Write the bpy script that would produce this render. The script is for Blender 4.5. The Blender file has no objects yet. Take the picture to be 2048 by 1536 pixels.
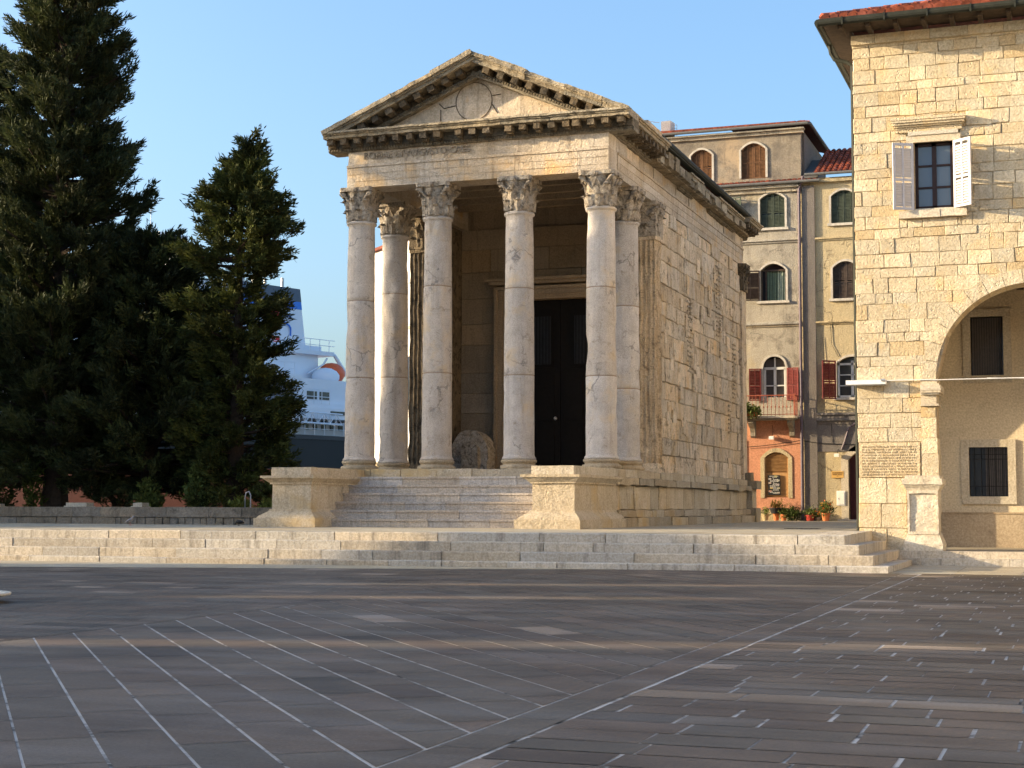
import bpy, math, random
import numpy as np
from mathutils import Vector, Matrix, noise

S = bpy.context.scene
COL = S.collection
R = math.radians
rnd = random.Random(7)

# ---------------------------------------------------------------- camera
CAM_H = 1.264
yaw, pit, rol = R(19.688), R(4.447), R(.159)
fw = Vector((-math.sin(yaw)*math.cos(pit), math.cos(yaw)*math.cos(pit), math.sin(pit)))
rt = Vector((math.cos(yaw), math.sin(yaw), 0))
up = rt.cross(fw)
rt, up = rt*math.cos(rol)+up*math.sin(rol), up*math.cos(rol)-rt*math.sin(rol)
cd = bpy.data.cameras.new('camera')
cam = bpy.data.objects.new('camera', cd); COL.objects.link(cam)
M = Matrix((rt, up, -fw)).transposed().to_4x4(); M.translation = (0, 0, CAM_H)
cam.matrix_world = M
cd.sensor_width = 36; cd.lens = 3166.94/2048*36; cd.clip_end = 3000; cd.clip_start = .1
S.camera = cam

# ---------------------------------------------------------------- light
SUN = Vector((3.0, 1.0, -.75))
EL = math.atan2(.75, math.hypot(3, 1))
w = bpy.data.worlds.new('World'); S.world = w; w.use_nodes = True
nt = w.node_tree
sky = nt.nodes.new('ShaderNodeTexSky'); sky.sky_type = 'NISHITA'; sky.sun_disc = False
sky.sun_elevation = EL; sky.sun_rotation = math.atan2(-3, -1) % (2*math.pi)
sky.air_density = 1.0; sky.dust_density = 4.0; sky.ozone_density = 5.0
bg = nt.nodes['Background']; bg.inputs[1].default_value = .11
wt = nt.nodes.new('ShaderNodeMix'); wt.data_type = 'RGBA'; wt.blend_type = 'MULTIPLY'; wt.inputs[0].default_value = 1
wt.inputs[7].default_value = (1.13, 1.0, .86, 1)      # warm camera white balance
nt.links.new(sky.outputs[0], wt.inputs[6]); nt.links.new(wt.outputs[2], bg.inputs[0])
sl = bpy.data.lights.new('sun', 'SUN'); sl.energy = 2.3; sl.angle = R(.5); sl.color = (1, .79, .50)
so = bpy.data.objects.new('sun', sl); COL.objects.link(so); so.location = (-60, 0, 40)
so.rotation_euler = SUN.to_track_quat('-Z', 'Y').to_euler()
S.view_settings.view_transform = 'Standard'; S.view_settings.look = 'None'
S.view_settings.exposure = 2.22; S.view_settings.gamma = 1
S.render.engine = 'CYCLES'
S.cycles.max_bounces = 6

# ---------------------------------------------------------------- materials
MATS = {}
def newmat(name):
    m = bpy.data.materials.new(name); m.use_nodes = True
    n = m.node_tree; b = n.nodes['Principled BSDF']
    b.inputs['Specular IOR Level'].default_value = .2
    MATS[name] = m
    return m, n, b
def nd(n, t, **k):
    x = n.nodes.new(t)
    for a, v in k.items():
        if a in x.inputs: x.inputs[a].default_value = v
        else: setattr(x, a, v)
    return x
def mixc(n, fac, a, b, mode='MIX'):
    x = n.nodes.new('ShaderNodeMix'); x.data_type = 'RGBA'; x.blend_type = mode
    for s, v in ((x.inputs[0], fac), (x.inputs[6], a), (x.inputs[7], b)):
        if isinstance(v, bpy.types.NodeSocket): n.links.new(v, s)
        elif isinstance(v, (int, float)): s.default_value = v
        else: s.default_value = (*v, 1)
    return x.outputs[2]
def ramp(n, val, lo, hi, a=0., b=1.):
    x = n.nodes.new('ShaderNodeMapRange'); n.links.new(val, x.inputs[0])
    x.inputs[1].default_value = lo; x.inputs[2].default_value = hi
    x.inputs[3].default_value = a; x.inputs[4].default_value = b
    return x.outputs[0]
def coords(n, sx=1, sy=1, sz=1):
    tc = n.nodes.new('ShaderNodeTexCoord'); mp = n.nodes.new('ShaderNodeMapping')
    mp.inputs['Scale'].default_value = (sx, sy, sz)
    n.links.new(tc.outputs['Object'], mp.inputs[0]); return mp.outputs[0]
def nz(n, co, scale, detail=5, rough=.6, dist=0):
    x = n.nodes.new('ShaderNodeTexNoise'); n.links.new(co, x.inputs['Vector'])
    x.inputs['Scale'].default_value = scale; x.inputs['Detail'].default_value = detail
    x.inputs['Roughness'].default_value = rough; x.inputs['Distortion'].default_value = dist
    return x.outputs[0]
def stone(name, c1, c2, grime=(.05, .045, .035), grime_amt=.5, gthr=.55, streak=.3, bump=.5, pit=.5,
          patch=1.2, fine=22, pitscale=9, crack=0., rough=.92, patina=None):
    """weathered stone or plaster: two-tone patches, rain streaks, dark lichen, pits"""
    m, n, b = newmat(name)
    co = coords(n); cs = coords(n, 3.5, 3.5, .35)
    a = nz(n, co, patch, 6, .62); f = nz(n, co, fine, 6, .65)
    g = nz(n, co, patch*1.7, 9, .72, .4); s = nz(n, cs, 1.6, 7, .65)
    c = mixc(n, ramp(n, a, .35, .65), c1, c2)
    c = mixc(n, ramp(n, f, .3, .75), c, tuple(v*1.25 for v in c2), 'MIX') if False else c
    dark = mixc(n, 1.0, c, (.72, .70, .66), 'MULTIPLY')
    c = mixc(n, ramp(n, f, .38, .62), dark, c)
    if patina:
        p = nz(n, co, patch*.6, 5, .6)
        c = mixc(n, ramp(n, p, .55, .68), c, patina)
    at = n.nodes.new('ShaderNodeAttribute'); at.attribute_name = 'tint'
    c = mixc(n, 1.0, c, at.outputs[0], 'MULTIPLY')
    if streak: c = mixc(n, ramp(n, s, .52, .74, 0, streak), c, grime)
    if grime_amt: c = mixc(n, ramp(n, g, gthr, gthr+.12, 0, grime_amt), c, grime)
    n.links.new(c, b.inputs['Base Color']); b.inputs['Roughness'].default_value = rough
    vo = n.nodes.new('ShaderNodeTexVoronoi'); n.links.new(co, vo.inputs['Vector'])
    vo.inputs['Scale'].default_value = pitscale; vo.feature = 'F1'
    pm = ramp(n, nz(n, co, 4, 3), .45, .62)
    pt = n.nodes.new('ShaderNodeMath'); pt.operation = 'MULTIPLY'
    n.links.new(ramp(n, vo.outputs['Distance'], .0, .32, -1, 0), pt.inputs[0]); n.links.new(pm, pt.inputs[1])
    h = n.nodes.new('ShaderNodeMath'); h.operation = 'MULTIPLY_ADD'
    n.links.new(pt.outputs[0], h.inputs[0]); h.inputs[1].default_value = pit; n.links.new(f, h.inputs[2])
    h2 = n.nodes.new('ShaderNodeMath'); h2.operation = 'ADD'
    n.links.new(h.outputs[0], h2.inputs[0]); n.links.new(nz(n, co, 5, 8, .7), h2.inputs[1])
    hh = h2.outputs[0]
    if crack:
        v2 = n.nodes.new('ShaderNodeTexVoronoi'); v2.feature = 'DISTANCE_TO_EDGE'
        v2.inputs['Scale'].default_value = .7
        wv = n.nodes.new('ShaderNodeVectorMath'); wv.operation = 'MULTIPLY_ADD'
        nn = n.nodes.new('ShaderNodeTexNoise'); nn.inputs['Scale'].default_value = 2.5; nn.inputs['Detail'].default_value = 6
        n.links.new(co, nn.inputs['Vector'])
        n.links.new(nn.outputs['Color'], wv.inputs[0]); wv.inputs[1].default_value = (.9, .9, .9); n.links.new(co, wv.inputs[2])
        n.links.new(wv.outputs[0], v2.inputs['Vector'])
        cm = n.nodes.new('ShaderNodeMath'); cm.operation = 'MULTIPLY'
        n.links.new(ramp(n, v2.outputs['Distance'], 0, .018, 1, 0), cm.inputs[0])
        n.links.new(ramp(n, nz(n, co, .9, 3), .5, .6), cm.inputs[1])
        c = mixc(n, cm.outputs[0], c, tuple(v*.35 for v in c1)); n.links.new(c, b.inputs['Base Color'])
        h3 = n.nodes.new('ShaderNodeMath'); h3.operation = 'MULTIPLY_ADD'
        n.links.new(cm.outputs[0], h3.inputs[0]); h3.inputs[1].default_value = -crack; n.links.new(hh, h3.inputs[2]); hh = h3.outputs[0]
    bp = n.nodes.new('ShaderNodeBump'); bp.inputs['Strength'].default_value = bump; bp.inputs['Distance'].default_value = .05
    n.links.new(hh, bp.inputs['Height']); n.links.new(bp.outputs[0], b.inputs['Normal'])
    return m
def plain(name, c, rough=.6, metal=0, var=.25, scale=8, emit=None, streak=0., bump=.1):
    m, n, b = newmat(name)
    co = coords(n)
    f = nz(n, co, scale, 5, .6)
    at = n.nodes.new('ShaderNodeAttribute'); at.attribute_name = 'tint'
    cc = mixc(n, ramp(n, f, .3, .7), tuple(v*(1-var) for v in c), tuple(min(1, v*(1+var*.5)) for v in c))
    if streak:
        cc = mixc(n, ramp(n, nz(n, coords(n, 5, 5, .4), 1.5, 6), .5, .75, 0, streak), cc, (.06, .05, .04))
    cc = mixc(n, 1.0, cc, at.outputs[0], 'MULTIPLY')
    n.links.new(cc, b.inputs['Base Color'])
    b.inputs['Roughness'].default_value = rough; b.inputs['Metallic'].default_value = metal
    if bump:
        bp = n.nodes.new('ShaderNodeBump'); bp.inputs['Strength'].default_value = bump; bp.inputs['Distance'].default_value = .02
        n.links.new(nz(n, co, scale*4, 4), bp.inputs['Height']); n.links.new(bp.outputs[0], b.inputs['Normal'])
    return m

st_temple = stone('temple_stone', (.66, .56, .44), (.54, .44, .32), grime=(.10, .07, .045), grime_amt=.7, gthr=.58, streak=.6, bump=.75, pit=.8, patina=(.60, .40, .20))
st_corn = stone('weathered_cornice_stone', (.50, .42, .30), (.32, .265, .185), grime=(.05, .042, .03), grime_amt=.8, gthr=.52, streak=.5, bump=.8, pit=.9, patch=2.2)
st_column = stone('column_marble', (.70, .63, .56), (.56, .50, .44), grime=(.22, .16, .11), grime_amt=.7, gthr=.57, streak=.35, bump=.6, pit=1.3, pitscale=13, fine=45, patch=2.2, crack=.6, patina=(.60, .48, .34))
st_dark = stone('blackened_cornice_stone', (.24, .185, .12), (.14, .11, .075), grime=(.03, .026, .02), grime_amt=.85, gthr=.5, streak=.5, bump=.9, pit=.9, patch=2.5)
st_carved = stone('carved_capital_stone', (.50, .44, .36), (.38, .31, .23), grime=(.07, .055, .035), grime_amt=.75, gthr=.5, streak=.2, bump=.8, pit=.8, patch=4)
st_wall = stone('cella_wall_stone', (.84, .70, .52), (.70, .54, .36), grime=(.13, .09, .055), grime_amt=.85, gthr=.545, streak=.7, crack=.9, bump=1.0, pit=1.8, pitscale=6, patch=1.6, patina=(.66, .46, .25))
st_podium = stone('podium_stone', (.60, .51, .38), (.52, .43, .30), grime=(.06, .05, .035), grime_amt=.6, gthr=.6, streak=.4, bump=.6, pit=.7, patina=(.48, .35, .18))
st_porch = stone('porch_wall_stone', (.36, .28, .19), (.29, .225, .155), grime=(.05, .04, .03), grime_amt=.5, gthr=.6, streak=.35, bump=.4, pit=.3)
st_stair = stone('stair_stone', (.64, .56, .47), (.56, .48, .40), grime=(.14, .12, .09), grime_amt=.5, gthr=.57, streak=.45, bump=.5, pit=.5)
st_step = stone('terrace_step_stone', (.60, .54, .45), (.52, .46, .37), grime=(.14, .12, .095), grime_amt=.6, gthr=.60, streak=.85, bump=.4, pit=.5, patch=.8)
st_terr = stone('terrace_paving_stone', (.50, .44, .33), (.42, .36, .26), grime_amt=.25, streak=0, bump=.25, pit=.2)
st_pal = stone('palace_limestone', (.66, .575, .42), (.60, .50, .34), grime=(.34, .23, .11), grime_amt=.5, gthr=.57, streak=.3, patina=(.60, .45, .25), bump=.6, pit=1.0, patch=2.2, pitscale=12)
st_pale = stone('pale_dressed_stone', (.62, .56, .45), (.56, .48, .36), grime=(.25, .19, .12), grime_amt=.3, gthr=.62, streak=.2, bump=.35, pit=.4)
st_mortar = stone('lime_mortar', (.56, .46, .32), (.48, .38, .25), grime_amt=.3, streak=0, bump=.5)
st_low = stone('boundary_wall_stone', (.30, .26, .21), (.22, .19, .15), grime=(.04, .038, .032), grime_amt=.6, gthr=.52, streak=.5, bump=.7)
pl_left = stone('grey_plaster', (.50, .45, .36), (.38, .35, .29), grime=(.14, .12, .095), grime_amt=.7, gthr=.52, streak=.5, bump=.6, pit=.15, patch=.7, crack=.8, patina=(.44, .36, .22))
pl_right = stone('ochre_plaster', (.56, .46, .28), (.50, .42, .27), grime=(.17, .14, .10), grime_amt=.7, gthr=.54, streak=.5, bump=.6, pit=.15, patch=.7, crack=.9)
pl_attic = stone('attic_plaster', (.34, .29, .22), (.24, .21, .17), grime=(.11, .095, .08), grime_amt=.6, gthr=.50, streak=.45, bump=.3, pit=.1, patch=.8, patina=(.38, .29, .19))
pl_grey = stone('blue_grey_pilaster_plaster', (.21, .19, .175), (.17, .155, .145), grime=(.08, .08, .08), grime_amt=.5, streak=.4, bump=.3)
pl_salmon = stone('salmon_plaster', (.60, .29, .175), (.54, .26, .16), grime=(.35, .15, .1), grime_amt=.3, gthr=.6, streak=.15, bump=.12, pit=0)
pl_cream = stone('cream_plaster', (.74, .63, .45), (.69, .58, .41), grime=(.3, .24, .16), grime_amt=.2, streak=.05, bump=.08, pit=0)
pl_dado = stone('brown_dado_stone', (.50, .39, .26), (.42, .32, .21), grime_amt=.3, streak=.1, bump=.2)
pl_pink = stone('pink_render', (.085, .032, .030), (.07, .027, .027), grime_amt=.2, streak=.1, bump=.1, pit=0)
pl_white = stone('white_render', (.80, .76, .70), (.76, .72, .66), grime_amt=.05, streak=.03, bump=.05, pit=0)
trimw = plain('window_trim_white', (.52, .48, .41), .8, var=.2, streak=.4)
m_rooft = plain('clay_roof_tile', (.25, .07, .042), .85, var=.55, scale=6, bump=.3)
m_gut = plain('dark_green_metal', (.030, .032, .024), .7, 0)
m_gutg = plain('grey_zinc', (.13, .13, .125), .85, 0)
m_pipe = plain('violet_grey_pipe_paint', (.13, .10, .12), .5)
m_wooddark = plain('dark_eaves_timber', (.07, .05, .035), .8, var=.4)
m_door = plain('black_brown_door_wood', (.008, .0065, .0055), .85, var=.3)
m_doorred = plain('maroon_door_wood', (.07, .02, .02), .6, var=.3)
m_shw = plain('white_shutter_paint', (.56, .54, .54), .55, var=.06, streak=.08)
m_shb = plain('brown_shutter_paint', (.17, .085, .04), .7, var=.35, streak=.2)
m_shg = plain('green_grey_shutter_paint', (.06, .075, .055), .75, var=.35, streak=.2)
m_shd = plain('dark_brown_shutter_paint', (.075, .055, .045), .75, var=.35, streak=.2)
m_shr = plain('maroon_shutter_paint', (.17, .035, .03), .7, var=.3, streak=.1)
m_rail = plain('rust_red_rail_paint', (.33, .10, .06), .6)
m_white = plain('white_paint', (.70, .69, .66), .5, var=.08)
m_framew = plain('white_sash_paint', (.60, .60, .58), .5, var=.08)
m_dframe = plain('dark_sash_paint', (.035, .022, .022), .5)
m_curt = plain('curtain_cloth', (.45, .46, .50), .9, var=.1)
m_curtg = plain('green_curtain_cloth', (.16, .22, .15), .9, var=.2)
m_curtd = plain('dim_curtain_cloth', (.10, .09, .085), .9, var=.2)
m_void = plain('dark_room', (.012, .011, .010), .9)
m_terra = plain('terracotta', (.50, .16, .06), .8, var=.2)
m_black = plain('black_paint', (.02, .02, .02), .6)
m_iron = plain('wrought_iron', (.03, .03, .03), .5, .5)
m_steel = plain('galvanised_steel', (.45, .45, .45), .4, .6)
m_ship = plain('ship_white_paint', (.74, .77, .82), .4, var=.05, scale=.4)
m_hull = plain('ship_dark_hull_paint', (.028, .027, .027), .45, var=.1, scale=.3)
m_blue = plain('funnel_blue_paint', (.06, .22, .68), .4, var=.05)
m_navy = plain('funnel_navy_paint', (.10, .125, .16), .4, var=.05)
m_red = plain('signal_red_paint', (.65, .05, .05), .5, var=.05)
m_orange = plain('lifeboat_orange', (.75, .13, .04), .45, var=.1)
m_yel = plain('yellow_paint', (.55, .38, .04), .5)
m_soil = plain('soil', (.06, .045, .03), .95)
m_ground = stone('outer_ground', (.20, .18, .16), (.16, .15, .13), grime_amt=.2, streak=0, bump=.2)
m_bark = plain('cypress_bark', (.05, .035, .025), .95, var=.4, bump=.6)
m_pigeon = plain('pigeon_feathers', (.20, .19, .20), .7, var=.3, scale=20)
m_ink = plain('faded_lettering', (.10, .06, .03), .8)
m_brassy = plain('ochre_sign_enamel', (.55, .33, .10), .5, var=.1)
def glassmat(name, c):
    m, n, b = newmat(name); b.inputs['Base Color'].default_value = (*c, 1)
    b.inputs['Roughness'].default_value = .06; b.inputs['Specular IOR Level'].default_value = .6
    return m
m_glass = glassmat('window_glass', (.03, .035, .04))
m_glassg = glassmat('curtained_glass', (.10, .10, .11))
m_glassb = glassmat('blue_grey_glass', (.10, .13, .17))
def leafmat(name, c, c2):
    m, n, b = newmat(name)
    at = n.nodes.new('ShaderNodeAttribute'); at.attribute_name = 'tint'
    f = nz(n, coords(n), 1.3, 4)
    cc = mixc(n, ramp(n, f, .35, .65), c, c2); cc = mixc(n, 1, cc, at.outputs[0], 'MULTIPLY')
    n.links.new(cc, b.inputs['Base Color']); b.inputs['Roughness'].default_value = .75
    tr = n.nodes.new('ShaderNodeBsdfTranslucent'); n.links.new(cc, tr.inputs[0])
    mx = n.nodes.new('ShaderNodeMixShader'); mx.inputs[0].default_value = .18
    n.links.new(b.outputs[0], mx.inputs[1]); n.links.new(tr.outputs[0], mx.inputs[2])
    n.links.new(mx.outputs[0], n.nodes['Material Output'].inputs[0]); return m
m_leafA = leafmat('cypress_foliage', (.050, .060, .020), (.026, .033, .015))
m_leafB = leafmat('cedar_foliage', (.080, .092, .022), (.036, .046, .016))
m_leafC = leafmat('shrub_foliage', (.13, .15, .035), (.08, .11, .03))
m_flower = leafmat('flower_petals', (.7, .12, .05), (.8, .3, .05))

# ---------------------------------------------------------------- mesh builder
class MB:
    def __init__(s): s.v = []; s.f = []; s.t = []; s.m = []
    def add(s, vs, fs, tint=(1, 1, 1), mi=0):
        o = len(s.v); s.v += [tuple(p) for p in vs]
        for f in fs: s.f.append(tuple(i+o for i in f)); s.t.append(tint); s.m.append(mi)
    def hexa(s, p, tint=(1, 1, 1), mi=0):
        s.add(p, [(0, 3, 2, 1), (4, 5, 6, 7), (0, 1, 5, 4), (1, 2, 6, 5), (2, 3, 7, 6), (3, 0, 4, 7)], tint, mi)
    def box(s, x0, x1, y0, y1, z0, z1, tint=(1, 1, 1), mi=0):
        s.hexa([(x0, y0, z0), (x1, y0, z0), (x1, y1, z0), (x0, y1, z0), (x0, y0, z1), (x1, y0, z1), (x1, y1, z1), (x0, y1, z1)], tint, mi)
    def obox(s, o, a, b, c, tint=(1, 1, 1), mi=0):
        o, a, b, c = Vector(o), Vector(a), Vector(b), Vector(c)
        s.hexa([o, o+a, o+a+b, o+b, o+c, o+a+c, o+a+b+c, o+b+c], tint, mi)
    def beam(s, p, q, w, h=None, tint=(1, 1, 1), mi=0):
        p, q = Vector(p), Vector(q); h = h or w; d = (q-p).normalized()
        a = d.cross(Vector((0, 0, 1)))
        if a.length < .01: a = Vector((1, 0, 0))
        a = a.normalized()*w; b = a.cross(d).normalized()*h
        s.obox(p-a/2-b/2, a, b, q-p, tint, mi)
    def tube(s, pts, r, n=6, tint=(1, 1, 1), mi=0):
        pts = [Vector(p) for p in pts]; rings = []; o = len(s.v)
        for i, p in enumerate(pts):
            d = (pts[min(i+1, len(pts)-1)]-pts[max(i-1, 0)]).normalized()
            a = d.cross(Vector((0, 0, 1)))
            if a.length < .02: a = d.cross(Vector((1, 0, 0)))
            a.normalize(); b = d.cross(a)
            rr = r[i] if isinstance(r, (list, tuple)) else r
            for k in range(n):
                t = 2*math.pi*k/n; s.v.append(tuple(p+(a*math.cos(t)+b*math.sin(t))*rr))
        for i in range(len(pts)-1):
            for k in range(n):
                s.f.append((o+i*n+k, o+i*n+(k+1) % n, o+(i+1)*n+(k+1) % n, o+(i+1)*n+k)); s.t.append(tint); s.m.append(mi)
        s.f.append(tuple(o+k for k in range(n))); s.t.append(tint); s.m.append(mi)
        s.f.append(tuple(o+(len(pts)-1)*n+k for k in range(n))[::-1]); s.t.append(tint); s.m.append(mi)
    def prism(s, poly, ax, a0, a1, tint=(1, 1, 1), mi=0):
        n = len(poly)
        if ax == 'Y': P = lambda u, v, a: (u, a, v)
        elif ax == 'X': P = lambda u, v, a: (a, u, v)
        else: P = lambda u, v, a: (u, v, a)
        vs = [P(u, v, a0) for u, v in poly]+[P(u, v, a1) for u, v in poly]
        s.add(vs, [tuple(range(n)), tuple(range(2*n-1, n-1, -1))]+[(i, i+n, (i+1) % n+n, (i+1) % n) for i in range(n)], tint, mi)
    def lathe(s, prof, cx, cy, n=24, tint=(1, 1, 1), mi=0, caps=True, wob=None, tf=None):
        o = len(s.v)
        for r, z in prof:
            for k in range(n):
                t = 2*math.pi*k/n; rr = r+(wob(t, z) if wob else 0)
                s.v.append((cx+rr*math.cos(t), cy+rr*math.sin(t), z))
        for i in range(len(prof)-1):
            for k in range(n):
                s.f.append((o+i*n+k, o+i*n+(k+1) % n, o+(i+1)*n+(k+1) % n, o+(i+1)*n+k)); s.t.append(tf((prof[i][1]+prof[i+1][1])/2) if tf else tint); s.m.append(mi)
        if caps:
            s.f.append(tuple(o+k for k in range(n))[::-1]); s.t.append(tint); s.m.append(mi)
            s.f.append(tuple(o+(len(prof)-1)*n+k for k in range(n))); s.t.append(tint); s.m.append(mi)
    def blob(s, c, r, n=8, tint=(1, 1, 1), sq=(1, 1, 1), mi=0):
        m = n//2+1
        prof = [(max(.001, math.sin(math.pi*i/m))*r, -math.cos(math.pi*i/m)*r) for i in range(m+1)]
        o = len(s.v); s.lathe(prof, 0, 0, n, tint, mi)
        for i in range(o, len(s.v)):
            x, y, z = s.v[i]; s.v[i] = (c[0]+x*sq[0], c[1]+y*sq[1], c[2]+z*sq[2])
    def build(s, name, mat, parent=None, smooth=False):
        me = bpy.data.meshes.new(name); me.from_pydata(s.v, [], s.f); me.validate(verbose=False)
        mats = mat if isinstance(mat, (list, tuple)) else [mat]
        for x in mats: me.materials.append(x)
        at = me.color_attributes.new('tint', 'FLOAT_COLOR', 'CORNER')
        if len(me.polygons) == len(s.t):
            cols = np.ones((len(me.loops), 4), np.float32); i = 0
            ls = np.empty(len(me.polygons), np.int32); me.polygons.foreach_get('loop_total', ls)
            cols[:, :3] = np.repeat(np.array(s.t, np.float32), ls, axis=0)
            at.data.foreach_set('color', cols.ravel())
            me.polygons.foreach_set('material_index', s.m)
        else:
            at.data.foreach_set('color', np.ones(len(me.loops)*4, np.float32))
        if smooth: me.polygons.foreach_set('use_smooth', [True]*len(me.polygons))
        import bmesh
        bm = bmesh.new(); bm.from_mesh(me); bmesh.ops.recalc_face_normals(bm, faces=bm.faces); bm.to_mesh(me); bm.free()
        o = bpy.data.objects.new(name, me); COL.objects.link(o)
        if parent:
            o.parent = parent; o.matrix_parent_inverse = world_of(parent).inverted()
        return o
def world_of(o):
    m = Matrix.LocRotScale(o.location, o.rotation_euler, o.scale)
    if o.parent: m = world_of(o.parent) @ o.matrix_parent_inverse @ m
    return m
def tag(o, label=None, cat=None, group=None, kind=None):
    if label: o['label'] = label
    if cat: o['category'] = cat
    if group: o['group'] = group
    if kind: o['kind'] = kind
    return o
def thing(name, label, cat, loc=(0, 0, 0), group=None, rz=0):
    o = bpy.data.objects.new(name, None); COL.objects.link(o); o.location = loc; o.rotation_euler = (0, 0, rz)
    o.empty_display_size = .3
    return tag(o, label, cat, group)
def copy_tree(o, parent=None):
    c = o.copy(); COL.objects.link(c)
    if parent: c.parent = parent
    for ch in [x for x in bpy.data.objects if x.parent == o]: copy_tree(ch, c)
    return c
def erode(o, size, amp, freq, amp2=0, freq2=0, cuts=4):
    """split long edges, then push every vertex by its place in a noise field (worn, broken stone)"""
    import bmesh
    bm = bmesh.new(); bm.from_mesh(o.data)
    for _ in range(cuts):
        es = [e for e in bm.edges if e.calc_length() > size]
        if not es: break
        bmesh.ops.subdivide_edges(bm, edges=es, cuts=1, use_grid_fill=True)
    for v in bm.verts:
        n1 = noise.noise_vector(v.co*freq)
        d = n1*amp*(.4+1.2*abs(noise.noise(v.co*freq*.37)))
        if amp2: d += noise.noise_vector(v.co*freq2)*amp2
        v.co += d
    bmesh.ops.triangulate(bm, faces=[f for f in bm.faces if len(f.verts) > 4])
    bm.to_mesh(o.data); bm.free()
    return o
def T(lo=.85, hi=1.1, warm=.05):
    k = rnd.uniform(lo, hi); w_ = rnd.uniform(-warm, warm)
    return (k*(1+w_), k, k*(1-w_*1.6))

def clip(poly, a, b, c):
    """keep a*x+b*y<=c"""
    out = []
    for i in range(len(poly)):
        p, q = poly[i], poly[(i+1) % len(poly)]
        dp, dq = a*p[0]+b*p[1]-c, a*q[0]+b*q[1]-c
        if dp <= 0: out.append(p)
        if dp*dq < 0:
            t = dp/(dp-dq); out.append((p[0]+(q[0]-p[0])*t, p[1]+(q[1]-p[1])*t))
    return out

def pz(ax, u, p, v):                # point on a wall: ax 'Y' -> wall faces -Y, 'X' -> wall faces +X, 'W' -> wall faces -X
    return (u, p, v) if ax == 'Y' else (p, u, v)
def courses(mb, ax, plane, u0, u1, v0, v1, ch=(.25, .35), bl=(.4, .8), gap=.012, depth=.15, jit=.012, bev=.012, rag=.006,
            low=None, excl=None, tint=None, heights=None):
    """rows of squared stones. low(u)->height below which stone is cut away; excl = list of (u0,u1,v0,v1) openings"""
    s = 1 if ax in ('Y', 'W') else -1        # depth direction sign
    v = v0; k = 0
    tint = tint or (lambda: T())
    while v < v1-.02:
        h = heights[k] if heights and k < len(heights) else rnd.uniform(*ch); k += 1
        if v+h > v1-.09: h = v1-v
        u = u0-rnd.uniform(0, bl[0]*.6)
        while u < u1:
            L = rnd.uniform(*bl)
            a, b = max(u, u0), min(u+L, u1); u += L
            if u1-b < bl[0]*.35: b = u1; u = u1+1
            if b-a < .03: continue
            segs = [(a, b, v, v+h)]
            for (e0, e1, f0, f1) in (excl or []):
                ns = []
                for (p, q, r_, t_) in segs:
                    if q <= e0+.001 or p >= e1-.001 or t_ <= f0+.001 or r_ >= f1-.001: ns.append((p, q, r_, t_)); continue
                    if p < e0: ns.append((p, e0, r_, t_))
                    if q > e1: ns.append((e1, q, r_, t_))
                    if r_ < f0: ns.append((max(p, e0), min(q, e1), r_, f0))
                    if t_ > f1: ns.append((max(p, e0), min(q, e1), f1, t_))
                segs = ns
            tt = tint()
            for (p, q, r_, t_) in segs:
                if q-p < .03 or t_-r_ < .03: continue
                p_, q_, r2, t2 = p+gap/2, q-gap/2, r_+gap/2, t_-gap/2
                if low:
                    N = 8; us = [p_+(q_-p_)*i/N for i in range(N+1)]
                    lo = [max(r2, low(x)) for x in us]
                    if min(lo) >= t2: continue
                    pts = [(x, min(l, t2)) for x, l in zip(us, lo)]
                    if max(lo) > r2+.001:
                        poly = pts+[(q_, t2), (p_, t2)]
                        j = plane-s*rnd.uniform(0, jit)
                        mb.prism(poly, 'Y' if ax == 'Y' else 'X', j, plane+s*depth, tt); continue
                j = plane-s*rnd.uniform(-jit, jit)
                R_ = lambda: rnd.uniform(-rag, rag)
                oc = [(p_+R_(), r2+R_()), (q_+R_(), r2+R_()), (q_+R_(), t2+R_()), (p_+R_(), t2+R_())]
                ic = [(oc[0][0]+bev, oc[0][1]+bev), (oc[1][0]-bev, oc[1][1]+bev), (oc[2][0]-bev, oc[2][1]-bev), (oc[3][0]+bev, oc[3][1]-bev)]
                vs = [pz(ax, x, j, z) for x, z in ic]+[pz(ax, x, j+s*bev*1.3, z) for x, z in oc]+[pz(ax, x, plane+s*depth, z) for x, z in oc]
                mb.add(vs, [(0, 1, 2, 3)]+[(i, (i+1) % 4, (i+1) % 4+4, i+4) for i in range(4)]+[(i+4, (i+1) % 4+4, (i+1) % 4+8, i+8) for i in range(4)], tt)
        v += h
def wallstrip(mb, ax, p0, p1, u0, u1, v0, v1, ops, tint=(1, 1, 1)):
    """solid wall with openings. ops: (ua, ub, va, fn) with fn(u)->top height"""
    cuts = {u0, u1}
    for (ua, ub, va, fn) in ops:
        flat = abs(fn((ua+ub)/2)-fn(ua+.001)) < .002
        N = 1 if flat else 16
        for i in range(N+1):
            x = ua+(ub-ua)*i/N
            if u0 < x < u1: cuts.add(x)
    cs = sorted(cuts)
    for a, b in zip(cs[:-1], cs[1:]):
        if b-a < 1e-5: continue
        mid = (a+b)/2; iv = [((v0, v0), (v1, v1))]
        for (ua, ub, va, fn) in sorted(ops, key=lambda o: o[2]):
            if ua-1e-6 <= mid <= ub+1e-6:
                (lo, hi) = iv.pop()
                ta, tb = fn(max(a, ua+1e-4)), fn(min(b, ub-1e-4))
                if va > lo[0]: iv.append((lo, (va, va)))
                iv.append(((ta, tb), hi))
        for (l, h) in iv:
            if h[0]-l[0] < .001 and h[1]-l[1] < .001: continue
            mb.prism([(a, l[0]), (b, l[1]), (b, h[1]), (a, h[0])], 'Y' if ax == 'Y' else 'X', p0, p1, tint)
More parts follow.
